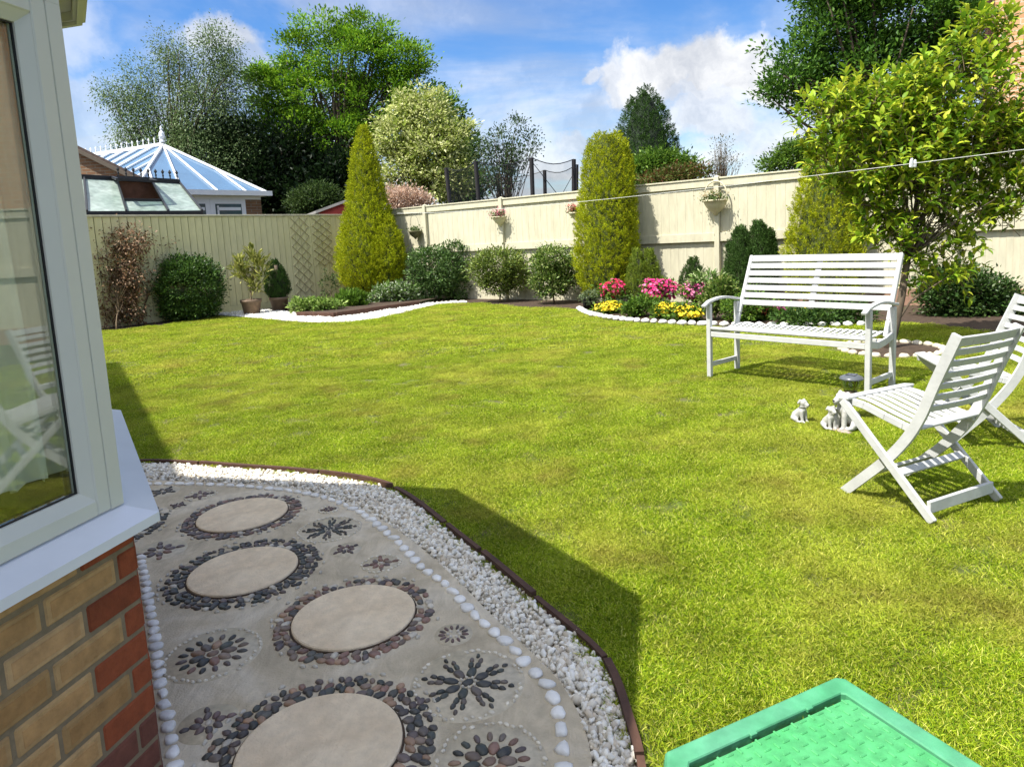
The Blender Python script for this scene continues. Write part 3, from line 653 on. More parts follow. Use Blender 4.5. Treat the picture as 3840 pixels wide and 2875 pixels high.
#PART3
# ================================================================== FENCES
creamR = mat('cream_fence_paint', (.58, .545, .40), .8, .09, 3, .3, 30, stretch=(1, 1, .22), col2=(.545, .51, .37))
creamL = mat('pale_green_cream_fence_paint', (.74, .68, .39), .75, .07, 3, .2, 30, stretch=(1, 1, .25), col2=(.70, .64, .36))
def frame_of(p, u, nn):
    M = np.eye(4); M[:2, 0] = u; M[:2, 1] = nn; M[:2, 3] = p[:2]; return M
def s_of(px, line='R', off=0):
    q = on_fence(px, off, line)[:2]; return float((q - CORN) @ (uR if line == 'R' else uL))
MR = frame_of(CORN, uR, nR); ML = frame_of(CORN, uL, nL)
HR, HL = 2.46, 2.42
M_['gap_shade'] = mat('painted_gap_shade', (.20, .18, .11), .9, .2, 6)  # dark colour painted in for the shade between fence boards
def fence_right():
    f = empty('back_fence', (*CORN, 0), 0, 'long cream panelled fence with square posts and a deep top rail, behind the flower bed', 'fence')
    inv = np.eye(4); inv[:2, 3] = -CORN; M = inv @ MR
    ss = [.12, s_of(930), s_of(1093), s_of(1300), s_of(1553), s_of(1790), s_of(2060), s_of(2290)]
    while ss[-1] < 24: ss.append(ss[-1] + 2.6)
    for i in range(len(ss) - 1):
        a, b = ss[i] + .055, ss[i + 1] - .055
        m = MB(); n = max(4, int((b - a) / .088)); wd = (b - a) / n
        for k in range(n):
            m.box((a + k * wd + .002, .0 + .003 * (k % 2), 1.24), (a + (k + 1) * wd + .0005, .016 + .003 * (k % 2), 2.29), M=M)
        m.build('upper_panel', creamR, f)
        m = MB(); m.box((a - .05, -.012, 1.25), (b + .05, -.004, 2.28), M=M); m.build('gap_shade_sheet', M_['gap_shade'], f)  # added dark sheet, paints shade into the board gaps
        m = MB(); m.box((a, .0, 2.29), (b, .055, 2.43), M=M, bev=.004); m.box((a, -.02, 2.432), (b, .075, 2.462), M=M, bev=.004)
        m.build('top_rail', creamR, f)
        m = MB(); m.box((a, .024, 1.215), (b, .058, 1.385), M=M, bev=.004); m.build('middle_rail', creamR, f)
        m = MB()
        for k in range(n): m.box((a + k * wd + .002, -.03 + .003 * (k % 2), .28), (a + (k + 1) * wd + .0005, -.014 + .003 * (k % 2), 1.238), M=M)
        m.build('lower_panel', creamR, f)
        m = MB(); m.box((a, -.025, -.02), (b, .02, .275), M=M, bev=.004)
        m.build('gravel_board', M_['gboard'] if ss[i] > 9 else creamR, f)
    for s in ss[:-1]:
        m = MB(); m.box((s - .05, -.04, -.02), (s + .05, .10, 2.47), M=M, bev=.006)
        m.add((np.array([(s - .05, -.04, 2.47), (s + .05, -.04, 2.47), (s + .05, .10, 2.47), (s - .05, .10, 2.47), (s, .03, 2.505)]) @ M[:3, :3].T + M[:3, 3]), [[0, 1, 4], [1, 2, 4], [2, 3, 4], [3, 0, 4]])
        m.build('post', creamR, f)
    return ss
M_['gboard'] = mat('reddish_gravel_board', (.33, .20, .14), .85, .2, 8, .2, 40)
postS = fence_right()
def fence_left():
    f = empty('side_fence', (*CORN, 0), 0, 'pale cream closeboard fence of upright boards on the left, below the glass roofs', 'fence')
    inv = np.eye(4); inv[:2, 3] = -CORN; M = inv @ ML
    s = -.06; k = 0
    edges = [-.06]
    while edges[-1] > -15: edges.append(edges[-1] - 2.9)
    for i in range(len(edges) - 1):
        b, a = edges[i], edges[i + 1]; m = MB(); n = int((b - a) / .165); wd = (b - a) / n
        for k in range(n):
            x0 = a + k * wd; q = np.array([(x0 + .010, .0, .16), (x0 + wd - .010, .012, .16), (x0 + wd - .010, .034, .16), (x0 + .010, .014, .16)]); q2 = q.copy(); q2[:, 2] = HL - .045
            v = np.vstack([q, q2]); v[:, 1] += RS.uniform(-.002, .003)
            m.add(v @ M[:3, :3].T + M[:3, 3], [[0, 1, 5, 4], [1, 2, 6, 5], [2, 3, 7, 6], [3, 0, 4, 7], [4, 5, 6, 7]])
        m.build('board_panel', creamL, f); m = MB(); m.box((a, -.02, .16), (b, -.004, HL - .05), M=M); m.build('gap_shade_sheet', M_['gap_shade'], f)  # dark sheet behind the boards is painted gap shade
        m = MB(); m.box((a + .003, -.03, HL - .042), (b - .003, .05, HL), M=M, bev=.004); m.build('cap_rail', creamR, f)
        m = MB(); m.box((a + .003, -.02, -.02), (b - .003, .03, .155), M=M, bev=.004); m.build('gravel_board', creamL, f)
    return f
fence_left()
# trellises fixed on the left fence
def trellis(px0, px1, yt, yb, label):
    a, b = s_of(px0, 'L'), s_of(px1, 'L'); w_ = (b - a); o0 = CORN + uL * a + nL * .035
    zt, zb = on_vert(o0, px0, yt), max(.1, on_vert(o0, px0, yb)); M = frame_of((0, 0), uL, nL); m = MB(); n = max(3, int(round((zt - zb) / (w_ * .95)))); h = (zt - zb) / n
    for k in range(n):
        for (x0, x1, y) in ((0, w_, .0), (w_, 0, .012)):
            p = np.array([x0, y, zb + k * h]); q = np.array([x1, y, zb + (k + 1) * h])
            m.beam(p @ M[:3, :3].T, q @ M[:3, :3].T, .010, .026, (*nL, 0))
            if k < n:
                p = np.array([x0, y, zb + (k + .5) * h]); q = np.array([(x0 + x1) / 2, y, zb + (k + 1) * h])
                m.beam(p @ M[:3, :3].T, q @ M[:3, :3].T, .010, .024, (*nL, 0)); p = np.array([(x0 + x1) / 2, y, zb + k * h]); q = np.array([x1, y, zb + (k + .5) * h])
                m.beam(p @ M[:3, :3].T, q @ M[:3, :3].T, .010, .024, (*nL, 0))
    o = m.build('trellis', mat('trellis_wood', (.50, .44, .27), .8, .15, 10), loc=(*o0, 0)); tag(o, label, 'trellis', 'diamond trellises on the left fence')
trellis(636, 674, 470, 636, 'longer expanding diamond trellis on the left fence, reaching down to the plants')
trellis(682, 722, 470, 575, 'shorter diamond trellis beside the tall golden conifer')

# ================================================================== HOUSE BAY
AZA, AZB, AZC = rad(11.8), rad(-32.6), rad(-75)
bc = np.array([-1.06, 1.79]); dA = np.array([-math.sin(AZA), -math.cos(AZA)]); nA = np.array([math.cos(AZA), -math.sin(AZA)])
dB = np.array([math.sin(AZB), math.cos(AZB)]); nB = np.array([math.cos(AZB), -math.sin(AZB)])
bc2 = bc + dB * 1.50; dC = np.array([math.sin(AZC), math.cos(AZC)]); nC = np.array([math.cos(AZC), -math.sin(AZC)])
def cornAB(d): return bc + np.linalg.solve(np.array([nA, nB]), [d, d])
def cornBC(d): return bc2 + np.linalg.solve(np.array([nB, nC]), [d, d])
LA, LC = 1.9, 3.5
house = empty('house', (*bc, 0), 0, 'house bay of buff and red brick with white framed windows and curtain', 'house')
HV = np.array([bc[0], bc[1], 0])
brickm = mat('brick', rough=.88, var=.20, scale=22, vcol=True, bump=.4, bscale=70)
def brickwall(d, n, p0, L, courses):
    M = np.eye(4); M[:2, 0] = d; M[:2, 1] = n; M[:2, 3] = p0 - bc; m = MB(); bk = MB()
    bk.box((0, -.1, -.05), (L, -.004, .745), (.33, .30, .23), M)
    h = .081
    for r in range(-1, courses):
        zt = .684 - h * r; z0 = zt - h + .011
        if r == -1: zt = .74; z0 = .684 + .011
        s = 0; first = True; k = 0
        while s < L:
            ln = (.175 if r % 2 else .062) if first else .215
            e = min(s + ln, L)
            if r >= 6: c = np.array((.14, .05, .034)) * RS.uniform(.8, 1.2)
            elif first or (L - e < .05): c = np.array((.25, .060, .022)) * RS.uniform(.85, 1.15)
            else: c = np.array([(.43, .275, .125), (.39, .24, .10), (.47, .31, .155)][RS.randint(3)]) * RS.uniform(.88, 1.1)
            y = RS.uniform(-.001, .0015); m.box((s, -.05, z0), (e, y, zt), c, M, .005)
            if not first and r < 6 and e - s > .1:      # darker worn centre of the face
                m.box((s + .016, -.03, z0 + .014), (e - .016, y + .0012, zt - .014), c * np.array([.96, .88, .80]), M, .0009)
            s = e + .010; first = False
        k += 1
    return m, bk
for d, n, p0, L in ((dA, nA, bc, LA), (dB, nB, bc, 1.50), (dC, nC, bc2, LC)):
    m, bk = brickwall(d, n, p0, L, 9); b = m.build('brick_wall', brickm, house); bk.build('mortar', mat('mortar', (.23, .18, .115), .95, .15, 30, .4, 80), b)
# sill boards round the bay
def sillpoly(s0, s1, z0, z1): pass
si = MB()
def strip(m, q0, q1, q2, q3, zi, zo, zb):
    v = [(*q0, zi), (*q1, zi), (*q2, zo), (*q3, zo), (*q0, zb), (*q1, zb), (*q2, zb), (*q3, zb)]; v = np.array(v) - HV
    m.add(v, [[0, 1, 2, 3], [3, 2, 6, 7], [4, 7, 6, 5], [0, 3, 7, 4], [1, 5, 6, 2]])
def v2(a): return np.array(a)
inn, outd = -.03, .066
g = .0008
strip(si, cornAB(inn) + dA * LA, cornAB(inn) + dA * g, cornAB(outd) + dA * g, cornAB(outd) + dA * LA, .806, .771, .746)
si.build('window_sill', M_['sill'], house)
si = MB(); strip(si, cornAB(inn) + dB * g, cornBC(inn) - dB * g, cornBC(outd) - dB * g, cornAB(outd) + dB * g, .8045, .7695, .7445); si.build('window_sill', M_['sill'], house)
si = MB(); strip(si, cornBC(inn) + dC * g, cornBC(inn) + dC * LC, cornBC(outd) + dC * LC, cornBC(outd) + dC * g, .8045, .7695, .7445); si.build('window_sill', M_['sill'], house)
def mw(d, n, off, p): M = np.eye(4); M[:2, 0] = d; M[:2, 1] = n; M[:2, 3] = p + n * 0 - bc; return M
glass = glass_mat('window_glass', (.95, .985, .965), .10)
gask = mat('gasket', (.015, .015, .016), .5)
def window_run(d, n, corner, L, cuts, sgn):
    M = np.eye(4); M[:2, 0] = d; M[:2, 1] = n; M[:2, 3] = corner(-.012) - bc
    z0, z1 = .806, 2.07
    for i in range(len(cuts) - 1):
        a, b = cuts[i], cuts[i + 1]; m = MB(); f = .068
        # outer frame then a stepped sash
        m.box((a, -.07, z0), (a + f * .62, 0, z1), M=M, bev=.003); m.box((b - f * .62, -.07, z0), (b, 0, z1), M=M, bev=.003)
        m.box((a + f * .62, -.07, z0), (b - f * .62, 0, z0 + f * .6), M=M, bev=.003); m.box((a + f * .62, -.07, z1 - f * .6), (b - f * .62, 0, z1), M=M, bev=.003)
        # sloping glazing bead
        def bead(p, q, r, s_):
            pass
        x0, x1, y0, y1 = a + f * .62, b - f * .62, z0 + f * .6, z1 - f * .6; t = f * .38
        O = [(x0, y0), (x1, y0), (x1, y1), (x0, y1)]; I = [(x0 + t, y0 + t), (x1 - t, y0 + t), (x1 - t, y1 - t), (x0 + t, y1 - t)]
        v = np.array([(x, -.004, z) for x, z in O] + [(x, -.024, z) for x, z in I] + [(x, -.045, z) for x, z in I])
        m.add(v @ M[:3, :3].T + M[:3, 3], [[j, (j + 1) % 4, 4 + (j + 1) % 4, 4 + j] for j in range(4)] + [[4 + j, 4 + (j + 1) % 4, 8 + (j + 1) % 4, 8 + j] for j in range(4)])
        fr = m.build('window_frame', M_['upvc'], house)
        m = MB(); e = .0035
        for (p, q) in (((x0 + t, y0 + t), (x0 + t + e, y1 - t)), ((x1 - t - e, y0 + t), (x1 - t, y1 - t)), ((x0 + t + e, y0 + t), (x1 - t - e, y0 + t + e)), ((x0 + t + e, y1 - t - e), (x1 - t - e, y1 - t))):
            m.box((p[0], -.0355, p[1]), (q[0], -.030, q[1]), M=M)
        m.build('gasket', gask, fr)
        m = MB(); m.box((x0 + t + .003, -.046, y0 + t + .003), (x1 - t - .003, -.036, y1 - t - .003), M=M); m.build('pane', glass, fr)
window_run(dA, nA, cornAB, LA, [.043, .95, LA], 1)
window_run(dB, nB, cornAB, 1.5, [.043, 1.45], -1)
window_run(dC, nC, cornBC, LC, [.043, 1.3, 2.5, LC], -1)
# corner posts
for cfun, d1, d2 in ((cornAB, dA, dB), (cornBC, -dB, dC)):
    m = MB(); 
    P = [cfun(-.012), cfun(-.012) + d1 * .041, cfun(-.07) + d1 * .04, cfun(-.07) + d2 * .04, cfun(-.012) + d2 * .041]
    if cfun is cornBC: P = [cfun(-.012), cfun(-.012) + d1 * .041, cfun(-.07) + d1 * .04, cfun(-.07) + d2 * .04, cfun(-.012) + d2 * .041]
    m.prism([p - bc for p in P], .8055, 2.07); m.build('corner_post', M_['upvc'], house)
# head board, gutter and roof
def ring(m, d0, d1, z0, z1):
    i = [cornAB(d0) + dA * LA, cornAB(d0), cornBC(d0), cornBC(d0) + dC * LC]; o = [cornAB(d1) + dA * LA, cornAB(d1), cornBC(d1), cornBC(d1) + dC * LC]
    v = [(*(p - bc), z) for z in (z0, z1) for p in i + o]
    f = []
    for k in range(3): f += [[k, k + 1, 5 + k, 4 + k], [8 + k, 12 + k, 13 + k, 9 + k], [4 + k, 5 + k, 13 + k, 12 + k], [k, 8 + k, 9 + k, k + 1]]
    m.add(v, f + [[0, 4, 12, 8], [3, 11, 15, 7]])
m = MB(); ring(m, -.07, -.012, 2.0705, 2.50); m.build('head_board', M_['upvc'], house)
m = MB(); ring(m, -.005, .07, 2.505, 2.53); ring(m, .072, .12, 2.47, 2.56); ring(m, .085, .107, 2.455, 2.4695); m.build('gutter', mat('cream_gutter', (.62, .60, .50), .4, .05), house)
m = MB(); hz = 2.562
e = [cornAB(.05) + dA * LA, cornAB(.05), cornBC(.05), cornBC(.05) + dC * LC, np.array([-5.9, 1.0]), np.array([-3.2, -1.5])]
m.add([(*(p - bc), hz) for p in e] + [(*(p - bc), hz + .02) for p in e] + [(-3.4 - bc[0], 1.0 - bc[1], hz + .1)], [list(range(6))[::-1]] + [[i, (i + 1) % 6, 6 + (i + 1) % 6, 6 + i] for i in range(6)] + [[6 + i, 6 + (i + 1) % 6, 12] for i in range(6)])
m.build('bay_roof', mat('roof_sheet', (.25, .25, .25), .7), house)
m = MB(); m.prism([p - bc for p in [(-8.4, 8.25), (-5.18, 3.22), (-2.6, -1.2), (-2.6, -7), (-14, -7), (-16, 4)]], -.05, 5.0); m.build('main_wall', mat('house_wall', (.38, .25, .13), .9, .2, 6), house)
m = MB(); pr = [(-8.4, 8.26), (-5.17, 3.22), (-2.5, -1.2), (-2.5, -7.1), (-14.1, -7.1), (-16.1, 4)]
m.add([(p[0] - bc[0], p[1] - bc[1], 5.0) for p in pr] + [(-9.5 - bc[0], -.5 - bc[1], 6.2)], [[i, (i + 1) % 6, 6] for i in range(6)] + [list(range(6))]); m.build('main_roof', mat('house_roof_tiles', (.12, .07, .05), .85, .2, 6), house)
m = MB(); m.prism([p - bc for p in [cornAB(-.12) + dA * LA, cornAB(-.12), cornBC(-.12), cornBC(-.12) + dC * LC, (-5.6, 1.2), (-3, -1.1)]], .05, .35); m.build('room_floor', mat('room_floor', (.14, .10, .07), .7), house)
# curtain hanging inside
rs = np.random.RandomState(2)
def curtain(d, n, corner, s0, s1, z0, z1, y0):
    nx = 90; nzv = 14; v = []; M = np.eye(4); M[:2, 0] = d; M[:2, 1] = n; M[:2, 3] = corner(-.012) - bc
    for j in range(nzv + 1):
        z = z0 + (z1 - z0) * j / nzv
        for i in range(nx + 1):
            u = i / nx; s = s0 + (s1 - s0) * u; a = u * (s1 - s0) * 75
            y = y0 + .022 * math.sin(a + .4 * math.sin(z * 2)) * (1.2 - .3 * j / nzv) + .01 * math.sin(a * 2.3 + 1)
            v.append((s + .01 * math.sin(z * 3 + u * 9), y, z + (.012 * math.sin(a) if j == 0 else 0)))
    v = np.array(v) @ M[:3, :3].T + M[:3, 3]; k = nx + 1
    m = MB(); m.add(v, [[j * k + i, j * k + i + 1, (j + 1) * k + i + 1, (j + 1) * k + i] for j in range(nzv) for i in range(nx)]); return m
cm = mat('curtain_cloth', (.82, .79, .62), .9, .08, 10, transl=.25)
curtain(dA, nA, cornAB, -.025, .85, .915, 2.04, -.105).build('curtain', cm, house, True)
curtain(dB, nB, cornAB, .75, 1.42, .9, 2.04, -.12).build('curtain', cm, house, True)

# ================================================================== NEIGHBOURS BEYOND THE FENCES
whiteR = mat('white_roof_bar', (.80, .81, .82), .4, .03)
def tri(m, *p): m.add(p, [list(range(len(p)))])
def conservatory():
    Fp, Gp = G(290, 413, 3.4), G(577, 418, 3.4); ap = G(352, 315, 5.2); rl = G(192, 339, 5.2)
    o = empty('conservatory', (Fp[0], Fp[1], 0), 0, 'white framed conservatory with hipped blue glass roof and finial, beyond the left fence', 'conservatory'); O = np.array([Fp[0], Fp[1], 0])
    u = unit(Gp - Fp); back = unit(rl - ap); wid = np.linalg.norm(Gp - Fp); ridge = ap; Fb = Fp + back * 9; Gb = Gp + back * 9; rb = ap + back * 7.2
    gm = mat('blue_roof_glass', (.09, .18, .30), .12, .12, 1.5, spec=.8)
    m = MB(); tri(m, Fp - O, Gp - O, ap - O); tri(m, Fb - O, Fp - O, ap - O, rb - O); tri(m, Gp - O, Gb - O, rb - O, ap - O); m.build('roof_glass', gm, o)
    def bar(name, a, b, w_=.06, h=.06): mm = MB(); up = np.cross(unit(b - a), np.cross((0, 0, 1.), unit(b - a))); mm.beam(a - O + np.array([0, 0, .04]), b - O + np.array([0, 0, .04]), w_, h, up, bev=.01); return mm.build(name, whiteR, o)
    bar('ridge_beam', ap, rb, .15, .12); bar('hip_rafter', ap, Fp, .085, .08); bar('hip_rafter', ap, Gp, .085, .08)
    for t in (.33, .60):  # bars down the front hip
        e = Fp + (Gp - Fp) * t; bar('glazing_bar', ap + (e - ap) * .03, e)
    for t, k in ((.14, .45), (.83, .40)): e = Fp + (Gp - Fp) * t; hp = ap + ((Fp if t < .5 else Gp) - ap) * (k + .1); bar('glazing_bar', hp, e)
    for k in range(9):
        e = Fp + back * (.75 * (k + .6)); t = ap + back * max(0, .75 * (k + .6) - 2.9)
        if k < 4: hp = Fp + (ap - Fp) * ((k + .6) * .75 / 3.2); bar('glazing_bar', hp if k < 4 else t, e)
        else: bar('glazing_bar', t, e)
    for k in range(9): e = Fp + back * (.75 * (k + .6) + .001); t = ap + back * (.75 * k + .35); bar('glazing_bar', t, Fp + back * (2.9 + .75 * k + .35))
    m = MB(); m.beam(Fp - O - u * .1, Gp - O + u * .15, .16, .16); m.beam(Fb - O, Fp - O, .16, .16); m.beam(Gp - O, Gb - O, .16, .16); m.build('gutter', whiteR, o)
    m = MB()
    for k in range(24):
        p = ap + back * (.12 + k * .28) - O; m.beam(p + (0, 0, .09), p + (0, 0, .20), .03, .03, (1, 0, 0)); m.add(*diamond(p + (0, 0, .26), .035, .07))
    m.beam(ap + back * .05 + (0, 0, .09) - O, ap + back * 6.8 + (0, 0, .09) - O, .03, .02); m.build('ridge_cresting', whiteR, o)
    m = MB(); p = ap - O; m.lathe([(.07, .1), (.09, .16), (.04, .2), (.10, .3), (.085, .42), (.03, .5), (.045, .56), (.01, .66)], 12, tuple(p)); m.build('finial', whiteR, o)
    # walls under the eaves: white frames, windows, brick pier
    inn = back * .18; m = MB(); a = Fp + inn + u * .1 - O; b = Gp + inn - u * .1 - O
    def wall(name, s0, s1, z0, z1, mt, par=o, y=0., th=.1):
        mm = MB(); M = np.eye(4); M[:3, 0] = u; M[:3, 1] = -back; M[:3, 2] = (0, 0, 1); M[:3, 3] = a * np.array([1, 1, 0]); mm.box((s0, y - th, z0), (s1, y, z1), (.36, .2, .1), M, .003); return mm.build(name, mt, par)
    W = np.linalg.norm(b - a); wall('brick_wall', .0, W, 0, 2.3, M_['farbrick'])
    wall('brick_pier', W * .86, W, 2.302, 3.2, M_['farbrick']); wall('frame_head', 0, W, 3.202, 3.33, whiteR)
    for s0, s1 in ((.0, .28), (.28, .56), (.56, .86)):
        f = wall('window_frame', W * s0 + .002, W * s1 - .002, 2.302, 3.2, whiteR); wall('pane', W * s0 + .16, W * s1 - .16, 2.42, 3.06, M_['farglass'], f, .012, .01)
        wall('opening_frame', W * s0 + .2, W * s0 + .26, 2.42, 3.0, whiteR, f, .03, .012); wall('blind', W * s0 + .2, W * s1 - .2, 2.85, 2.95, whiteR, f, .03, .012)
    m = MB(); tri(m, Fp * (1, 1, 0) - O + inn + u * .1, Fb * (1, 1, 0) - O, Fb - O, Fp - O + inn + u * .1); m.build('side_wall', whiteR, o)
def diamond(c, a, h):
    return (np.array([(a, 0, 0), (0, a * .4, 0), (-a, 0, 0), (0, -a * .4, 0), (0, 0, h), (0, 0, -h)]) + np.array(c), [[0, 1, 4], [1, 2, 4], [2, 3, 4], [3, 0, 4], [1, 0, 5], [2, 1, 5], [3, 2, 5], [0, 3, 5]])
def bricktex(name, c1, c2, mort, scale=1.):
    m = bpy.data.materials.new(name); m.use_nodes = True; nt = m.node_tree; N = nt.nodes; L = nt.links; p = N['Principled BSDF']; p.inputs['Roughness'].default_value = .85
    tc = N.new('ShaderNodeTexCoord'); b = N.new('ShaderNodeTexBrick'); L.new(tc.outputs['UV'] if False else tc.outputs['Object'], b.inputs[0])
    mp = N.new('ShaderNodeMapping'); mp.inputs['Rotation'].default_value = (rad(90), 0, 0); L.new(tc.outputs['Object'], mp.inputs[0]); L.new(mp.outputs[0], b.inputs[0])
    b.inputs['Color1'].default_value = (*c1, 1); b.inputs['Color2'].default_value = (*c2, 1); b.inputs['Mortar'].default_value = (*mort, 1)
    b.inputs['Scale'].default_value = 1 / scale; b.inputs['Brick Width'].default_value = .225; b.inputs['Row Height'].default_value = .075; b.inputs['Mortar Size'].default_value = .008
    n = N.new('ShaderNodeTexNoise'); n.inputs['Scale'].default_value = 6; mr = N.new('ShaderNodeMapRange'); mr.inputs[3].default_value = .7; mr.inputs[4].default_value = 1.3; L.new(tc.outputs['Object'], n.inputs[0]); L.new(n.outputs[0], mr.inputs[0])
    s = N.new('ShaderNodeVectorMath'); s.operation = 'SCALE'; L.new(b.outputs[0], s.inputs[0]); L.new(mr.outputs[0], s.inputs['Scale']); L.new(s.outputs[0], p.inputs['Base Color'])
    bp = N.new('ShaderNodeBump'); bp.inputs['Strength'].default_value = .4; bp.inputs['Distance'].default_value = .01; bp.invert = True; L.new(b.outputs['Fac'], bp.inputs['Height']); L.new(bp.outputs[0], p.inputs['Normal'])
    return m
M_['farbrick'] = bricktex('far_brick', (.22, .11, .05), (.16, .075, .035), (.22, .18, .13), 1.2)
M_['farglass'] = mat('far_window_pane', (.06, .10, .11), .1, .1)
conservatory()
def lean_to():
    a, b, c, d = G(150, 459, 2.6), G(437, 457, 2.6), G(388, 396, 3.55), G(150, 383, 3.6)
    O = np.array([b[0], b[1], 0]); o = empty('glass_lean_to', tuple(O), 0, 'dark framed glass conservatory with open roof vent, just over the left fence', 'conservatory')
    gm = glass_mat('greenish_roof_glass', (.72, .86, .82), .5, rough=.12)
    M_['dusty'] = mat('dusty_glass', (.30, .36, .32), .3, .25, 1.5, col2=(.20, .26, .22), spec=.5)
    m = MB(); 
    P = lambda s, t: (a + (b - a) * s) * (1 - t) + (d + (c - d) * s) * t
    hole = (.42, .60, .28, .97)
    def quad(s0, s1, t0, t1): tri(m, P(s0, t0) - O, P(s1, t0) - O, P(s1, t1) - O, P(s0, t1) - O)
    S0, S1, T0 = .40, .72, .33
    quad(0, S0, 0, 1); quad(S1, 1, 0, 1); quad(S0, S1, 0, T0); m.build('roof_glass', M_['dusty'], o)
    bb = b + (c - b) * 1; e = b + unit(c - d) * 0
    m = MB(); hipback = c + (c - b) * np.array([1, 1, 0]) * .0 + np.array([uL[0], uL[1], 0]) * 0; far = c + np.array([-nL[0], -nL[1], 0]) * 3; m.add([b - O, (b + np.array([-nL[0], -nL[1], 0]) * 3) - O, c - O], [[0, 1, 2]]); m.build('end_glass', gm, o)
    def bar(name, p, q, w_=.05, h=.06, mt='black'): mm = MB(); mm.beam(p - O, q - O, w_, h, bev=.006); return mm.build(name, M_[mt], o)
    up = np.array([0, 0, .03])
    bar('eaves_beam', a - (0, 0, .06), b - (0, 0, .06), .1, .17); bar('ridge_beam', d + up, c + up, .1, .12); bar('rafter', b + up, c + up)
    for s in (.12, .40, .72): bar('rafter', P(s, 0) + up, P(s, 1) + up)
    bar('cross_bar', P(S0, T0) + up, P(S1, T0) + up)
    # open vent, hinged at the ridge
    n = unit(np.cross(b - a, d - a)); n = n * (1 if n[2] > 0 else -1); q0, q1 = P(.36, .98) + n * .08, P(.70, .98) + n * .08; dn = (P(.5, .3) - P(.5, 1)); dn2 = dn * np.array([1, 1, .32]) + np.array([0, 0, .02])
    f = MB(); pts = [q0, q1, q1 + dn2, q0 + dn2]
    for i in range(4): f.beam(pts[i] - O, pts[(i + 1) % 4] - O, .06, .06)
    f = f.build('roof_vent', M_['black'], o); m = MB(); tri(m, *[p - O for p in pts]); m.build('vent_glass', gm, f)
    m = MB(); k = 0
    for i in range(9):
        p = d + (c - d) * (.42 + i * .07) + (0, 0, .09) - O; m.beam(p, p + (0, 0, .14), .025, .025, (1, 0, 0)); m.add(*diamond(p + (0, 0, .2), .05, .08)); m.blob(p + (0, 0, .1), .03, (.02, .02, .02))
    m.beam(d + (c - d) * .40 + (0, 0, .10) - O, c + (0, 0, .10) - O, .03, .03); m.build('ridge_cresting', M_['black'], o)
    # walls behind the fence
    m = MB(); tri(m, a * (1, 1, 0) - O, b * (1, 1, 0) - O, b - (0, 0, .1) - O, a - (0, 0, .1) - O); m.build('front_wall', M_['farbrick'], o)
    m = MB(); w0 = d + (c - d) * 0; tri(m, d * (1, 1, 0) - O, c * (1, 1, 0) - O, c - O, d - O); m.build('back_wall', mat('reddish_wall', (.22, .10, .07), .9, .3, 4), o)
lean_to()
def gable_house():
    z0 = 19.6; p = lambda x, y, dz=0: at(x, y, z0 + dz); O = p(175, 400) * np.array([1, 1, 0])
    o = empty('neighbour_house', tuple(O), 0, 'brick gable with dark tiled verge beside the left window, above the glass lean-to', 'house')
    A_, B_ = p(60, 272), p(305, 392, .0); bk = np.array([-.5, .86, 0]) * .8; C_ = A_ * 2 - B_; C_[2] = B_[2]
    def g(q): return np.array([q[0], q[1], 0.])
    m = MB(); tri(m, g(B_) - O, g(C_) - O, C_ - O, A_ - O, B_ - O); m.build('gable_wall', M_['farbrick'], o)
    m = MB(); up = np.array([0, 0, .12]); ov = -bk * .2; 
    for P0, P1 in ((A_, B_), (A_, C_)):
        e = P1 + (P1 - A_) * .06; q = [P0 + ov, e + ov, e + bk, P0 + bk]; v = [x - O for x in q] + [x + up - O for x in q]; m.add(v, [[0, 1, 2, 3], [4, 5, 6, 7], [0, 1, 5, 4], [1, 2, 6, 5], [2, 3, 7, 6], [3, 0, 4, 7]])
    r = m.build('roof', mat('dark_roof_tiles', (.08, .055, .045), .85, .35, 9, .6, 14), o)
    m = MB(); e = B_ + (B_ - A_) * .05; m.beam(A_ + ov * 1.1 - O - (0, 0, .03), e + ov * 1.1 - O - (0, 0, .03), .05, .10); m.build('verge_board', mat('weathered_board', (.10, .08, .06), .8), r)
    m = MB(); tri(m, g(B_) - O, g(B_) + bk - O, B_ + bk - O, B_ - O); m.build('side_wall', M_['farbrick'], o)
gable_house()
def shed():
    zc = 23.5; a, b = at(688, 459, zc), at(745, 438, zc); O = a * np.array([1, 1, 0]); bk = np.array([-.4, .9, 0]) * 2.5
    o = empty('red_shed', tuple(O), 0, 'small red shed with grey felt roof peeping over the fence corner', 'shed'); c = b * 2 - a; c[2] = a[2]
    m = MB(); g = lambda q: q * np.array([1, 1, 0]); tri(m, g(a) - O, g(c) - O, c - O, b - O, a - O); m.build('end_wall', mat('red_boards', (.42, .05, .035), .6, .15, 6), o)
    m = MB()
    for e in (a, c):
        e2 = e + (e - b) * .12; q = [b - bk * .05, e2 - bk * .05, e2 + bk, b + bk]; up = np.array([0, 0, .09]); v = [x - O for x in q] + [x + up - O for x in q]; m.add(v, [[0, 1, 2, 3], [4, 5, 6, 7], [0, 1, 5, 4], [1, 2, 6, 5], [2, 3, 7, 6], [3, 0, 4, 7]])
    m.build('roof', mat('grey_felt', (.25, .24, .23), .9, .2, 8), o)
shed()
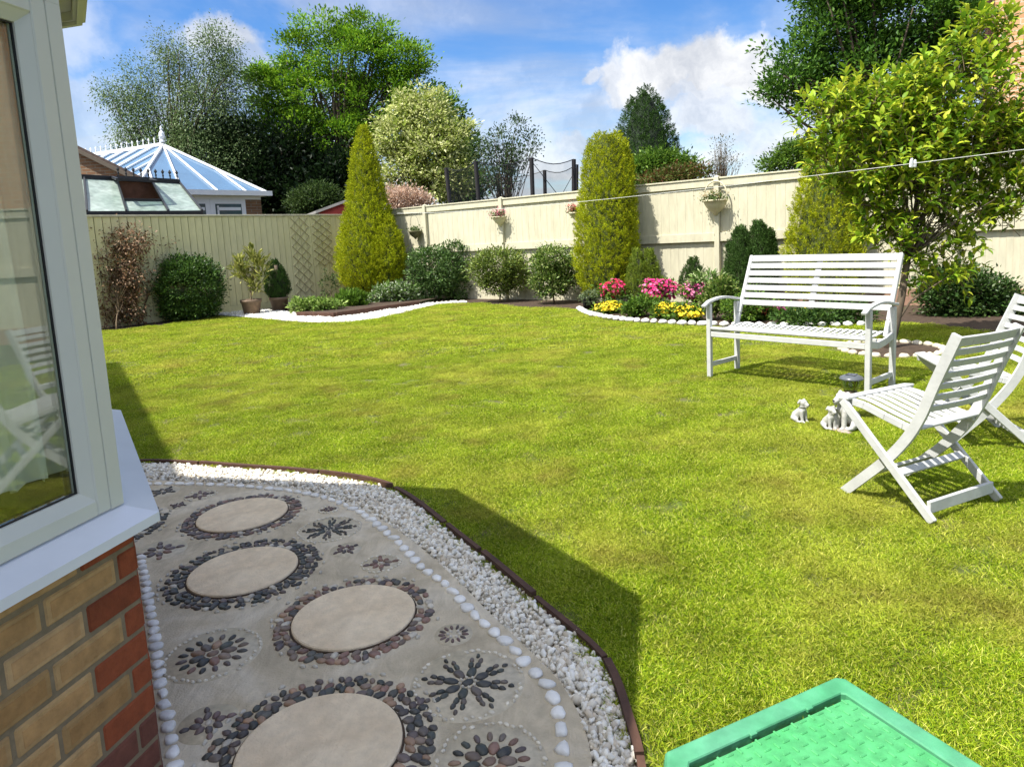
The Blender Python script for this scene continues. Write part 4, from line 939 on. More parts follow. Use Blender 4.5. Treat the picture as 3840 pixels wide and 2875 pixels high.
def right_house():
    a = at(2141, 100, 12.6); O = np.array([a[0], a[1], 0]); o = empty('brick_house', tuple(O), rad(-52), 'orange brick house wall rising behind the big-leaved tree on the right', 'house')
    o.rotation_euler = (0, 0, math.atan2(uR[1], uR[0]))
    m = MB(); m.box((0, .0, 0), (8, 5, 7)); m.build('brick_wall', bricktex('orange_brick', (.62, .34, .17), (.52, .27, .13), (.55, .46, .34), 1.25), o)
    m = MB(); m.tube([(-.05, -.08, 0), (-.05, -.08, 7)], .05, 10); m.build('downpipe', mat('dark_brown_pipe', (.06, .02, .015), .4), o)
    m = MB(); m.box((-.4, -.4, 7), (8.4, 5.4, 7.15)); m.add([(-.4, -.4, 7.15), (8.4, -.4, 7.15), (8.4, 5.4, 7.15), (-.4, 5.4, 7.15), (2, 2.5, 9), (6, 2.5, 9)], [[0, 1, 5, 4], [1, 2, 5], [2, 3, 4, 5], [3, 0, 4]]); m.build('roof', mat('roof_tiles', (.1, .07, .06), .85), o)
right_house()
def trampoline():
    zc = 21.; pts = [(1203, 345, 400), (1241, 360, 402), (1163, 374, 408), (1058, 360, 420), (1037, 361, 424), (977, 385, 428)]
    c = at(1110, 400, zc + 1) * np.array([1, 1, 0]); o = empty('trampoline', tuple(c), 0, 'trampoline with dark padded poles and safety net beyond the back fence', 'trampoline'); rr = 2.05; ztop = at(1110, 352, zc)[2]; zb = ztop - 1.75
    tops = []; 
    for k in range(8):
        a = 2 * math.pi * k / 8 + .25; p = np.array([rr * math.cos(a), rr * math.sin(a), 0]); m = MB(); tilt = np.array([math.cos(a), math.sin(a), 0]) * .08
        m.tube([p + (0, 0, 0), p + (0, 0, zb)], .03, 8); m.tube([p + (0, 0, zb), p + tilt + (0, 0, ztop)], [.065, .065], 10, cap=True); m.build('padded_pole', mat('black_foam', (.022, .02, .022), .8) if k == 0 else bpy.data.materials['black_foam'], o); tops.append(p + tilt + (0, 0, ztop))
    net = bpy.data.materials.new('safety_net'); net.use_nodes = True; nt = net.node_tree; N = nt.nodes; N.clear(); ou = N.new('ShaderNodeOutputMaterial'); t = N.new('ShaderNodeBsdfTransparent'); dd = N.new('ShaderNodeBsdfDiffuse'); dd.inputs[0].default_value = (.03, .035, .04, 1); mx = N.new('ShaderNodeMixShader'); mx.inputs[0].default_value = .18
    nt.links.new(t.outputs[0], mx.inputs[1]); nt.links.new(dd.outputs[0], mx.inputs[2]); nt.links.new(mx.outputs[0], ou.inputs[0])
    m = MB()
    for k in range(8):
        a, b = tops[k], tops[(k + 1) % 8]; n = 6
        top = [a * (1 - t) + b * t - np.array([0, 0, .16 * math.sin(math.pi * t)]) for t in np.linspace(0, 1, n + 1)]; bot = [(q * np.array([.97, .97, 0])) + (0, 0, zb) for q in top]
        m.add(top + bot, [[i, i + 1, n + 2 + i, n + 1 + i] for i in range(n)])
    m.build('safety_net', net, o)
    m = MB()
    for k in range(8):
        a, b = tops[k], tops[(k + 1) % 8]; m.tube([a * (1 - t) + b * t - np.array([0, 0, .16 * math.sin(math.pi * t)]) for t in np.linspace(0, 1, 7)], .014, 5)
        m.tube([a - (0, 0, .1), b * (1, 1, 0) + (0, 0, zb)], .012, 4) if k % 3 == 0 else None
    m.build('net_cord', M_['black'], o)
    m = MB(); m.lathe([(rr - .25, zb), (rr + .1, zb + .02), (rr + .12, zb - .05), (rr - .25, zb - .05)], 40); m.lathe([(.01, zb - .02), (rr - .25, zb - .02)], 40); m.build('mat', bpy.data.materials['black_foam'], o)
trampoline()
#PART4
# ================================================================== FURNITURE
W_ = M_['white']
def bench():
    L, D_, za, bt, zt, zs = 1.519, .494, .741, .74, 1.162, .49
    o = empty('garden_bench', (1.906, 6.79, 0), -.863, 'white slatted two-seat garden bench with curved arms, standing on the lawn', 'bench')
    for x in (0, L):
        m = MB(); m.box((x - .022, -.022, 0), (x + .022, .022, za - .012), bev=.004); m.build('leg', W_, o)
        m = MB(); m.box((x - .022, D_ - .022, 0), (x + .022, D_ + .022, za - .03), bev=.004); m.build('leg', W_, o)
        m = MB(); m.box((x - .012, .023, .10), (x + .012, D_ - .023, .145), bev=.003); m.build('stretcher', W_, o)
        m = MB(); n = 9; pts = []
        for i in range(n):
            t = i / (n - 1); y = -.10 + t * (D_ + .16); z = za - .012 + .045 * math.sin(math.pi * min(1, t * 1.05)) - (.02 if i == 0 else 0); pts.append((x, y, z))
        for i in range(n - 1):
            wd = .05 if i else .045; m.beam(pts[i], np.array(pts[i + 1]) + (np.array(pts[i + 1]) - pts[i]) * .02, wd, .024, bev=.004)
        m.build('armrest', W_, o)
        m = MB(); pts = [(x * (1 if x == 0 else 1) + (.034 if x == 0 else -.034), D_ - .07, zs - .04), ((.034 if x == 0 else L - .034), D_ - .01, zs + .1), ((.034 if x == 0 else L - .034), bt, zt)]
        m.beam(pts[0], pts[1], .036, .042, (0, 1, 0), bev=.006); m.beam(pts[1], np.array(pts[2]), .0365, .0425, (0, 1, 0), bev=.008); m.build('back_post', W_, o)
        m = MB(); pts = [(x, .022, zs - .05), (x, .17, zs - .075), (x, .33, zs - .06), (x, D_ - .022, zs - .03)]
        for i in range(3): m.beam(pts[i], pts[i + 1], .026, .06, bev=.003)
        m.build('seat_rail', W_, o)
    p0 = np.array([0, D_ - .01, zs + .1]); p1 = np.array([0, bt, zt]); d = p1 - p0; ln = np.linalg.norm(d); d /= ln
    for k in range(7):
        t = ln - .036 - k * .079 ; c = p0 + d * t; h = .068 if k == 0 else .055
        m = MB(); m.beam((.052, c[1], c[2]), (L - .052, c[1], c[2]), .018, h, (0, d[1], d[2]), bev=.004); m.build('back_slat', W_, o)
    m = MB(); a = p0 + d * (ln - .07 - 6 * .079); b = p0 + d * (ln - .05); off = np.array([0, .016, -.006]); m.beam(a + (L / 2, 0, 0) + off, b + (L / 2, 0, 0) + off, .055, .014, (0, 1, 0), bev=.002); m.build('back_brace', W_, o)
    # seat
    m = MB(); m.box((.023, -.026, zs - .012), (L - .023, .035, zs + .012), bev=.008); m.build('seat_front_rail', W_, o)
    m = MB(); m.box((.023, -.014, zs - .085), (L - .023, .012, zs - .034), bev=.004); m.build('apron', W_, o)
    m = MB(); m.box((.055, D_ - .05, zs - .028), (L - .055, D_ - .02, zs + .002), bev=.004); m.build('seat_back_rail', W_, o)
    n = 24
    for k in range(n):
        x = .05 + (L - .1) * (k + .5) / n; m = MB(); ys = [.036, .15, .3, D_ - .03]; zz = [zs + .003, zs - .012, zs - .016, zs + .004]
        for i in range(3): m.beam((x, ys[i], zz[i]), (x, ys[i + 1], zz[i + 1]), .037, .009, bev=.002)
        m.build('seat_slat', W_, o)
    m = MB(); m.box((.023, .2, zs - .05), (L - .023, .235, zs - .026)); m.build('seat_bearer', W_, o)
bench()
def chair():
    W = .541
    o = empty('folding_chair', (1.939, 3.136, 0), .447, 'white wooden folding chair with its slatted back to the viewer, nearest the camera', 'chair', 'white folding garden chairs')
    prof = np.array([(-.06, .921), (-.01, .80), (.045, .665), (.095, .53), (.15, .42), (.215, .325), (.30, .225), (.41, .115), (.527, .0)])
    prof = smooth_line(prof, .03)
    T = unit(np.gradient(prof, axis=0)); Nn = np.stack([-T[:, 1], T[:, 0]], 1); hw = .025
    for x in (.034, W - .034):
        m = MB(); v = []
        for p, q in zip(prof, Nn):
            for xx, s in ((-.010, -hw), (.010, -hw), (.010, hw), (-.010, hw)): v.append((x + xx, p[0] + q[0] * s, p[1] + q[1] * s))
        v = np.array(v); v[:, 2] = np.maximum(v[:, 2], .001)
        m.add(v, [[4 * i + a, 4 * i + (a + 1) % 4, 4 * (i + 1) + (a + 1) % 4, 4 * (i + 1) + a] for i in range(len(prof) - 1) for a in range(4)] + [[3, 2, 1, 0], [4 * len(prof) - 4 + a for a in range(4)]])
        m.build('back_leg_post', W_, o)
    for x in (.008, W - .008):
        m = MB(); m.beam((x, .524, .515), (x, .012, .012), .020, .046, (1, 0, 0) if False else (0, 1, .2), bev=.004); m.build('crossed_leg', W_, o)
    m = MB(); m.box((.019, .035, .045), (W - .019, .055, .105), bev=.003); m.build('stretcher', W_, o)
    m = MB(); m.beam((.046, .37, .150), (W - .046, .37, .150), .018, .055, (0, -.8, .7), bev=.003); m.build('stretcher', W_, o)
    m = MB(); m.beam((.02, .20, .205), (W - .02, .20, .205), .02, .04, (0, 1, .9), bev=.003); m.build('stretcher', W_, o)
    # back slats between the posts
    for k in range(7):
        t = .9 - k * .0565; i = np.argmin(abs(prof[:, 1] - t)); p = prof[i]; q = T[i]; h = .05 if k == 0 else .034; n = 6; m = MB()
        P = [(x, p[0] - .006 - .016 * math.sin(math.pi * (x - .044) / (W - .088)), p[1] + (0 if k else -.004)) for x in np.linspace(.0445, W - .0445, n)]
        for a, b in zip(P[:-1], P[1:]): m.beam(a, b, .013, h, (0, q[0], q[1]), bev=.002)
        m.build('back_slat', W_, o)
    # seat
    ys = np.array([.545, .50, .42, .30, .20, .125]); zz = np.array([.512, .520, .512, .478, .452, .437])
    for x in (.048, W - .048):
        m = MB()
        for i in range(5): m.beam((x, ys[i], zz[i] - .012), (x, ys[i + 1], zz[i + 1] - .012), .024, .036, bev=.003)
        m.build('seat_rail', W_, o)
    for (y0, y1, z0, z1) in ((.548, .485, .524, .531), (.155, .105, .455, .445)):
        m = MB(); m.beam((.0 if y0 > .4 else .046, (y0 + y1) / 2, (z0 + z1) / 2), (W if y0 > .4 else W - .046, (y0 + y1) / 2, (z0 + z1) / 2), abs(y0 - y1), .016, (0, -(z0 - z1) / (y0 - y1) , 1), bev=.004); m.build('seat_end_board', W_, o)
    n = 7; sl = smooth_line(np.stack([ys[1:], zz[1:] + .0075], 1), .05)
    for k in range(n):
        x = .066 + (W - .132) * (k + .5) / n; m = MB()
        P = sl[(sl[:, 0] < .484) & (sl[:, 0] > .156)]
        P = np.vstack([[.4835, .5255], P, [.1565, .452]]); P = P[np.argsort(-P[:, 0])]
        for a, b in zip(P[:-1], P[1:]): m.beam((x, *a), (x, *b), .035, .008, bev=.0015)
        m.build('seat_slat', W_, o)
    return o
ch1 = chair()
ch2 = copy_tree(ch1); ch2.location = (3.166, 4.10, 0); ch2.rotation_euler = (0, 0, 1.3244)
ch2['label'] = 'white folding chair partly out of view at the right edge, behind the nearer one'

# green inspection cover
def cover():
    z = .045; b = G(1815, 1456, z); a = G(1436, 1622, z); c = G(2160, 1662, z); u = unit(a - b); v = c - b; v = v - u * (u @ v); v = unit(v)
    o = empty('inspection_cover', (b[0], b[1], 0), math.atan2(u[1], u[0]), 'bright green plastic cover with ribbed lid in the lawn at the bottom edge', 'drain cover')
    sgn = 1 if (u[0] * v[1] - u[1] * v[0]) > 0 else -1
    LU, LV = np.linalg.norm(a - b), .62
    gm = mat('green_plastic', (.06, .27, .125), .5, .18, 3, .25, 25, spec=.3, col2=(.09, .30, .17))
    gd = mat('green_lid_plastic', (.06, .31, .105), .5, .18, 6, .25, 40, spec=.3, col2=(.075, .325, .125))
    def P(x, y): return (x, y * sgn)
    outer = [P(.02, 0), P(LU - .004, 0), P(LU + .05, .065), P(LU + .05, LV - .05), P(LU, LV), P(.0, LV), P(-.0, .018)]
    f = .062; i0, i1, j0, j1 = f, LU - .018, f, LV - f
    inner = [P(i0 + .008, j0), P(i1 - .012, j0), P(i1, j0 + .012), P(i1, j1), P(i0, j1), P(i0, j0 + .008)]
    m = MB(); n = 7; k = 7
    inner7 = [P(i0 + .010, j0), P(i1 - .016, j0), P(i1, j0 + .016), P(i1, j1 - .01), P(i1 - .01, j1), P(i0, j1), P(i0, j0 + .010)]
    cen = np.mean(outer, 0)
    def ringv(poly, zz, s=0): return [(*(np.array(p) + (cen - np.array(p)) / np.linalg.norm(cen - np.array(p)) * s), zz) for p in poly]
    rows = [ringv(outer, -.02, -.012), ringv(outer, z - .010, -.002), ringv(outer, z - .002, .004), ringv(outer, z, .012), ringv(inner7, z, -.004), ringv(inner7, z - .004, 0), ringv(inner7, z - .04, 0)]
    v_ = sum(rows, []); m.add(v_, [[r * 7 + q, r * 7 + (q + 1) % 7, (r + 1) * 7 + (q + 1) % 7, (r + 1) * 7 + q] for r in range(6) for q in range(7)]); m.build('frame', gm, o)
    m = MB(); g = .009; poly = [P(i0 + g * .6 + .010, j0 + .020), P(i1 - g - .014, j0 + .020), P(i1 - g, j0 + .034), P(i1 - g, j1 - g), P(i0 + g * .6, j1 - g), P(i0 + g * .6, j0 + .027)]
    cen = np.mean(poly, 0); rows = [ringv(poly, z - .04), ringv(poly, z - .008, 0), ringv(poly, z - .005, .004)]
    m.add(sum(rows, []), [[r * 6 + q, r * 6 + (q + 1) % 6, (r + 1) * 6 + (q + 1) % 6, (r + 1) * 6 + q] for r in range(2) for q in range(6)] + [[12 + q for q in range(6)]])
    nx = int((i1 - i0) / .034); 
    for i in range(nx):
        for j in range(int((j1 - j0) / .034)):
            x = i0 + .03 + i * .034; y = (j0 + .03 + j * .034)
            if x > i1 - .03 or y > j1 - .03: continue
            y *= sgn; d = (.012, 0) if (i + j) % 2 else (0, .012)
            m.beam((x - d[0], y - d[1], z - .005), (x + d[0], y + d[1], z - .005), .0075, .008, bev=.0025)
    m.build('lid', gd, o)
    m = MB(); m.prism([P(i0 - .01, j0 - .01), P(i1 + .01, j0 - .01), P(i1 + .01, j1), P(i0, j1)], z - .05, z - .041); m.build('lid_seat', mat('dark_green_recess', (.02, .09, .05), .8), o)
    m = MB()
    for s_ in (.30, .62): m.box((LU * s_ - .012, (j0 - .004) * sgn - .006, z - .012), (LU * s_ + .012, (j0 - .004) * sgn + .010, z + .001), bev=.002)
    m.build('latch', gm, o)
cover()
# ---------------------------------------------------------------- ornaments
stat = mat('white_painted_resin', (.43, .425, .40), .6, .25, 25, .3, 60)
pink = mat('weathered_resin', (.34, .27, .22), .7, .25, 18, .4, 50)
def statue(name, balls, loc, rz, label, cat, material, vox=.004, par=None):
    m = MB()
    for c, r in balls: m.blob(c, r, jit=0, sub=2)
    o = m.build(name, material, par, True, loc=loc); o.rotation_euler = (0, 0, rz)
    md = o.modifiers.new('join', 'REMESH'); md.mode = 'VOXEL'; md.voxel_size = vox; md.use_smooth_shade = True
    sm = o.modifiers.new('soften', 'SMOOTH'); sm.factor = .5; sm.iterations = 2
    if label: tag(o, label, cat)
    return o
def chain(a, b, ra, rb, n=6):
    a, b = np.array(a), np.array(b); return [(a + (b - a) * t, ra + (rb - ra) * t) for t in np.linspace(0, 1, n)]
def dog_balls(s=1.):
    B = []
    B += chain((-.035, 0, .045), (.012, 0, .095), .040, .030, 7)      # trunk, rump to chest
    B += chain((-.040, -.025, .032), (-.01, -.038, .022), .026, .016) + chain((-.040, .025, .032), (-.01, .038, .022), .026, .016)
    B += chain((-.01, -.038, .012), (.020, -.036, .008), .012, .010) + chain((-.01, .038, .012), (.020, .036, .008), .012, .010)
    B += chain((.020, -.018, .085), (.030, -.019, .012), .016, .011, 9) + chain((.020, .018, .085), (.030, .019, .012), .016, .011, 9)
    B += chain((.034, -.019, .008), (.046, -.019, .007), .011, .009, 3) + chain((.034, .019, .008), (.046, .019, .007), .011, .009, 3)
    B += chain((.014, 0, .10), (.020, 0, .135), .025, .024, 5)
    B += [((.022, 0, .150), (.030, .028, .027))] + chain((.038, 0, .146), (.060, 0, .136), .018, .013, 5)
    B += chain((.010, -.022, .168), (.004, -.034, .150), .010, .008, 4) + chain((.010, .022, .168), (.004, .034, .150), .010, .008, 4)
    B += chain((.050, -.008, .126), (.056, -.006, .118), .008, .005, 3)
    B += chain((-.065, 0, .02), (-.085, .02, .010), .012, .007, 5)
    return [(np.array(c) * s, np.array(r) * s if hasattr(r, '__len__') else r * s) for c, r in B]
g = G(1730, 911)
d1 = statue('dog_ornament', dog_balls(1.0), (g[0], g[1], 0), rad(-62), 'small white sitting dog ornament alone on the grass', 'ornament', stat)
m = MB(); m.blob((.0735, 0, .140), (.006, .009, .006)); 
for s in (-1, 1): m.blob((.0455, .012 * s, .158), .0038)
m.build('nose_and_eyes', M_['black'], d1, True)
m = MB(); th = np.linspace(0, 2 * math.pi, 20); m.tube([(.017 + .026 * math.cos(t), .027 * math.sin(t), .118 + .004 * math.cos(t)) for t in th], .003, 5); m.build('collar', mat('grey_collar', (.2, .2, .19), .6), d1, True)
g = G(1819, 930)
B = [(c + np.array([-.03, .0, .01]), r) for c, r in dog_balls(1.55)]
B += [(c * np.array([1, 1, 1]) @ np.array([[.2, .98, 0], [-.98, .2, 0], [0, 0, 1]]) + np.array([.055, -.055, .01]), r) for c, r in dog_balls(.95)]
d2 = statue('dog_group_ornament', B, (g[0], g[1], 0), rad(200), 'white ornament of a larger dog cuddling a puppy, partly hidden by the chair leg', 'ornament', stat, .005)
m = MB(); 
for t in range(9): m.blob((.03 + .012 * RS.normal(), -.05 + t * .018 - .03, .008), (.04, .022, .012), rot=RS.rand() * 3, jit=.2, sub=2)
m.build('base', pink, d2, True)
m = MB(); m.blob((.078, .0, .226), (.008, .012, .008)); 
for s in (-1, 1): m.blob((.041, .018 * s, .255), .0055)
m.build('nose_and_eyes', M_['black'], d2, True)
def lantern():
    b = G(1838, 905); ztop = on_vert(b, 1838, 808); k = 1.0
    o = empty('solar_lantern', (b[0], b[1], 0), 0, 'solar garden light with dark domed cap over a clear bowl, by the bench leg', 'garden light')
    z = ztop; m = MB(); m.lathe([(.001, z), (.05, z - .006), (.075, z - .018), (.084, z - .03), (.084, z - .037), (.06, z - .038), (.001, z - .038)], 32); m.build('cap', mat('grey_cap', (.09, .10, .11), .3, .1, 20), o, True)
    m = MB(); m.lathe([(.050, z + .0005), (.048, z - .002), (.001, z + .001)], 4); m.build('solar_panel', mat('solar_cell', (.04, .05, .08), .15), o)
    m = MB(); m.lathe([(.076, z - .039), (.074, z - .06), (.058, z - .10), (.036, z - .13), (.034, z - .13), (.055, z - .099), (.071, z - .06), (.073, z - .039)], 32); m.build('glass_bowl', glass_mat('clear_bowl', (.80, .86, .70), .14), o, True)
    m = MB(); m.lathe([(.001, z - .125), (.04, z - .126), (.046, z - .135), (.044, z - .155), (.03, z - .165), (.022, z - .2), (.014, z - .24), (.010, z - .26), (.010, 0), (.001, -.01)], 20); m.build('stake', mat('bronze_plastic', (.08, .05, .035), .4, .1), o, True)
    m = MB()
    for a in (.4, 2.5, 4.6): m.beam((.078 * math.cos(a), .078 * math.sin(a), z - .036), (.042 * math.cos(a), .042 * math.sin(a), z - .138), .008, .004, (0, 0, 1))
    m.build('bracket', bpy.data.materials['bronze_plastic'], o)
lantern()
# ---------------------------------------------------------------- washing line
def line():
    a, b = at(858, 461, 17.2), at(2330, 308, 3.9); n = 60; pts = [a + (b - a) * t - np.array([0, 0, .10 * 4 * t * (1 - t)]) for t in np.linspace(0, 1, n)]
    m = MB(); m.tube(pts, [.0048 - .0030 * i / n for i in range(n)], 6); o = m.build('washing_line', mat('white_cord', (.72, .72, .68), .6)); tag(o, 'thin white washing line strung across the garden in front of the fence', 'washing line')
    d = [(zc_of(p), p) for p in pts]; 
    best = min(range(n), key=lambda i: abs(1937 + 2601 * ((pts[i] - (0, 0, CAMH)) @ R) / zc_of(pts[i]) - 1985 * 1.736)); p = pts[best]
    m = MB(); m.box((-.028, -.007, -.03), (-.004, .007, .022), bev=.004); m.box((.002, -.007, -.026), (.028, .007, .018), bev=.004); m.blob((-.012, 0, .026), (.012, .008, .012)); m.blob((.016, 0, .016), (.012, .008, .013)); o2 = m.build('line_clip', mat('white_plastic', (.8, .8, .78), .4), loc=tuple(p - (0, 0, .0))); o2.rotation_euler = (0, .1, .3)
    tag(o2, 'white plastic clip gripping the washing line in front of the big-leaved tree', 'clip')
line()
# ---------------------------------------------------------------- planters on fence posts
def planter(px, py, rpx, label, fl, sitem=None, depth_off=.10, hoop=True, hpx=0, dark=False, sd=1, full=False):
    rs = np.random.RandomState(sd); s = s_of(px) if sitem is None else sitem
    g0 = np.array([*(CORN + uR * s + nR * depth_off), 0.]); z = on_vert(g0, px, py); k = zc_of(np.array([g0[0], g0[1], z])) / 1498; r = rpx * k
    o = empty('wall_planter', (g0[0], g0[1], 0), math.atan2(nR[1], nR[0]), label, 'planter', 'planters hung on the back fence posts')
    pm_ = mat('cream_planter', (.62, .56, .38), .7, .12, 12) if not dark else mat('mossy_planter', (.13, .12, .06), .9, .3, 20)
    m = MB(); a0, a1 = (-math.pi / 2, math.pi / 2) if not full else (0, 2 * math.pi); cz = z
    prof = [(r * 1.0, 0), (r * 1.04, .0), (r * 1.04, -.025), (r * .98, -.03), (r * .86, -r * .42), (r * .6, -r * .78), (r * .25, -r * 1.02), (r * .1, -r * 1.25), (.004, -r * 1.27)]
    m.lathe([(a, b) for a, b in prof], 22, (0, 0, cz), a0=a0, a1=a1); m.lathe([(r * .97, -.0), (r * .9, -.06), (.01, -.06)], 22, (0, 0, cz), a0=a0, a1=a1)
    if not full: m.add([(-.001, y, cz + q) for y, q in ((-r, 0), (r, 0), (r * .6, -r * .78), (.0, -r * 1.27), (-r * .6, -r * .78))], [[0, 1, 2, 3, 4]])
    m.build('bowl', pm_, o, True)
    if hoop:
        m = MB(); h = (hpx or rpx * 1.35) * k; m.tube([(r * .35 * math.sin(math.pi * t) * (1 - t) * 2 * 0 + r * .9 * math.sin(t * math.pi) * .0 + .01, r * math.cos(math.pi * t), cz + h * math.sin(math.pi * t) ** .8) for t in np.linspace(0, 1, 16)], .014 if not full else .004, 6); m.build('hoop', pm_ if not full else M_['black'], o, True)
    n = 260; P = rs.normal(size=(n, 3)) * np.array([r * .35, r * .5, .05]) + np.array([r * .4 * (not full), 0, cz + .02]); d = rs.normal(size=(n, 3)) + (0, 0, .8)
    V, Fc, C = scatter(T_DIA, P, d, rs.normal(size=(n, 3)) + (0, 0, 1), .055, mixcols(n, [(.05, .09, .02), (.10, .17, .03)], rs)); mesh_np('leaves', V, Fc, C, M_['leaf'], o)
    if fl is not None:
        n = 200; P = rs.normal(size=(n, 3)) * np.array([r * .35, r * .55, .06]) + np.array([r * .45, 0, cz + .07]); d = rs.normal(size=(n, 3)) + (0, 0, .8)
        V, Fc, C = scatter(T_DIA, P, d, rs.normal(size=(n, 3)) + (.6, 0, 1), .042, mixcols(n, fl, rs)); mesh_np('flowers', V, Fc, C, M_['petal'], o)
planter(1546, 432, 26, 'cream hooped planter of green plants, nearest one, above the bench side', [(.35, .22, .12), (.25, .3, .1)], postS[4], .12, True, 40, sd=4)
planter(1076, 468, 17, 'cream planter with pink flowers on the second fence post', [(.55, .06, .14), (.75, .35, .42)], postS[2], .11, False, sd=5)
planter(1256, 458, 14, 'planter with red flowers half hidden by the middle golden conifer', [(.62, .07, .10), (.7, .25, .2)], s_of(1256), .15, False, sd=6)
planter(915, 498, 14, 'small dark hanging bowl below the leftmost visible fence post', None, s_of(915), .2, True, 34, dark=True, sd=7, full=True)
# ---------------------------------------------------------------- beds
soilp = [tuple(p) for p in back_l] + [tuple(CORN + uR * 18), tuple(CORN), tuple(CORN - uL * 12)]
sheet('flower_bed_soil', soilp, -.008, M_['soil'])['kind'] = 'structure'
gA = smooth_line([G(*p)[:2] for p in [(470, 680), (560, 687), (640, 694), (720, 696), (800, 690), (870, 675), (950, 657), (1010, 653)]], .1)
gB = smooth_line([G(*p)[:2] for p in [(490, 668), (560, 668), (640, 676), (700, 686), (740, 684), (800, 675), (900, 658), (1005, 650)]], .1)
o = sheet('white_gravel_base', [tuple(p) for p in gA] + [tuple(p) for p in gB[::-1]], .0, mat('white_gravel_base', (.60, .58, .52), .9, .3, 20)); o['kind'] = 'structure'
gravel('white_gravel', gA, gB, 'white gravel strip in front of the raised bed and the plant pots', .022, 5200, .002, [(.62, .60, .53), (.78, .76, .70), (.84, .82, .78)], .02)
def raised_bed():
    pts = [G(640, 684), G(723, 686), G(905, 660)]; O = pts[1]
    o = empty('raised_bed', (O[0], O[1], 0), 0, 'low raised bed with dark brown timber edge, right of the plant pots', 'raised bed')
    for i, (a, b) in enumerate(((0, 1), (1, 2))):
        m = MB(); q, p = pts[a] - O, pts[b] - O; dd = unit(p - q) * .03; m.beam(q + (0, 0, .05) + dd, p + (0, 0, .05) - dd * 0, .05, .12, bev=.008); m.build('timber_side', mat('red_brown_sleeper', (.075, .034, .022), .8, .3, 10, .3, 30), o)
    m = MB(); up = np.array([.35, .9, 0]); m.add([pts[0] - O + (0, .03, .09), pts[1] - O + (0, .03, .09), pts[2] - O + (0, .03, .09), pts[2] - O + up * 1.0 + (0, 0, .09), pts[0] - O + up * 1.8 + (0, 0, .09)], [[0, 1, 2, 3, 4]]); m.build('soil', M_['soil'], o)
raised_bed()
bs = smooth_line([G(*p)[:2] for p in [(1252, 669), (1268, 678), (1300, 686), (1350, 693), (1400, 697), (1450, 700), (1500, 702), (1560, 704), (1700, 706), (1860, 704)]], .165)
for i, p in enumerate(bs):
    m = MB(); m.blob((0, 0, .03), (.082 * RS.uniform(.8, 1.15), .062 * RS.uniform(.8, 1.2), .045), np.array((.74, .73, .68)) * RS.uniform(.9, 1.05), RS.rand() * 3, .12, 2)
    tag(m.build('border_stone', M_['whitestone'], None, True, loc=(p[0], p[1], 0)), 'rounded white stone edging the back flower bed', 'border stone', 'white stones edging the flower bed')
for i in range(24):
    a = 2 * math.pi * i / 24; front = math.sin(a) < 0; m = MB()
    m.blob((0, 0, .015), (.060 * RS.uniform(.8, 1.15), .045, .035), np.array((.62, .55, .42)) * RS.uniform(.85, 1.1), a + 1.57, .12, 2)
    tag(m.build('ring_stone', M_['whitestone'], None, True, loc=(ring_c[0] + .52 * math.cos(a), ring_c[1] + .52 * math.sin(a), 0)), 'pale stone in the ring around the big-leaved tree', 'border stone', 'stones ringing the tree base')
m = MB(); m.lathe([(.001, .02), (.3, .018), (.53, .0), (.55, -.02)], 32, (ring_c[0], ring_c[1], 0)); m.build('tree_ring_soil', M_['soil'])['kind'] = 'structure'
#PART5
# ================================================================== PLANTS
GOLD = [(.14, .22, .008), (.37, .43, .012), (.62, .60, .02)]
def GB(px, py):
    g = G(px, py); s = (g[:2] - CORN) @ nR; sl = (g[:2] - CORN) @ nL
    if s < 1.5: g = on_fence(px, 1.7)
    elif sl < .4: g = on_fence(px, .45, 'L')
    return g
DKG = [(.02, .05, .010), (.045, .10, .018), (.08, .16, .03)]
MID = [(.045, .10, .014), (.10, .20, .022), (.20, .31, .04)]
LIME = [(.10, .17, .02), (.20, .28, .03), (.32, .37, .05)]
def B_(px, off, line='R'): g = on_fence(px, off, line); return g, zc_of(g)
# tall golden conifers
b, z = B_(800, 1.0)
conifer('golden_conifer', 'tall tapering golden conifer in the fence corner with a bulging lower side', b, z,
        [[(276, 784, 2), (305, 785, 12), (345, 786, 24), (400, 790, 32), (460, 795, 44), (520, 798, 62), (570, 800, 70), (615, 800, 55), (632, 800, 30)],
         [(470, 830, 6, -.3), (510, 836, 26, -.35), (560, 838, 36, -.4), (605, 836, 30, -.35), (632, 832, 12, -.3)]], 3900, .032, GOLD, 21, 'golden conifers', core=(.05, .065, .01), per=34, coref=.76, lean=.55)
b, z = B_(1318, .85)
conifer('golden_conifer', 'middle golden conifer, broad blunt column behind the pink flowers', b, z,
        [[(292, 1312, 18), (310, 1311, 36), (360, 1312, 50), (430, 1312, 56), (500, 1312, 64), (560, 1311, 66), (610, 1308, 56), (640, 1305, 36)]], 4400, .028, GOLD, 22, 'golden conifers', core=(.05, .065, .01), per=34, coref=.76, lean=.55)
b, z = B_(1780, .75)
conifer('golden_conifer', 'right golden conifer behind the bench, half covered by the big-leaved tree', b, z,
        [[(320, 1790, 22), (360, 1788, 40), (430, 1782, 56), (500, 1780, 70), (560, 1780, 76), (640, 1780, 66)]], 2800, .028, GOLD, 23, 'golden conifers', core=(.05, .065, .01), per=34, coref=.76, lean=.55)
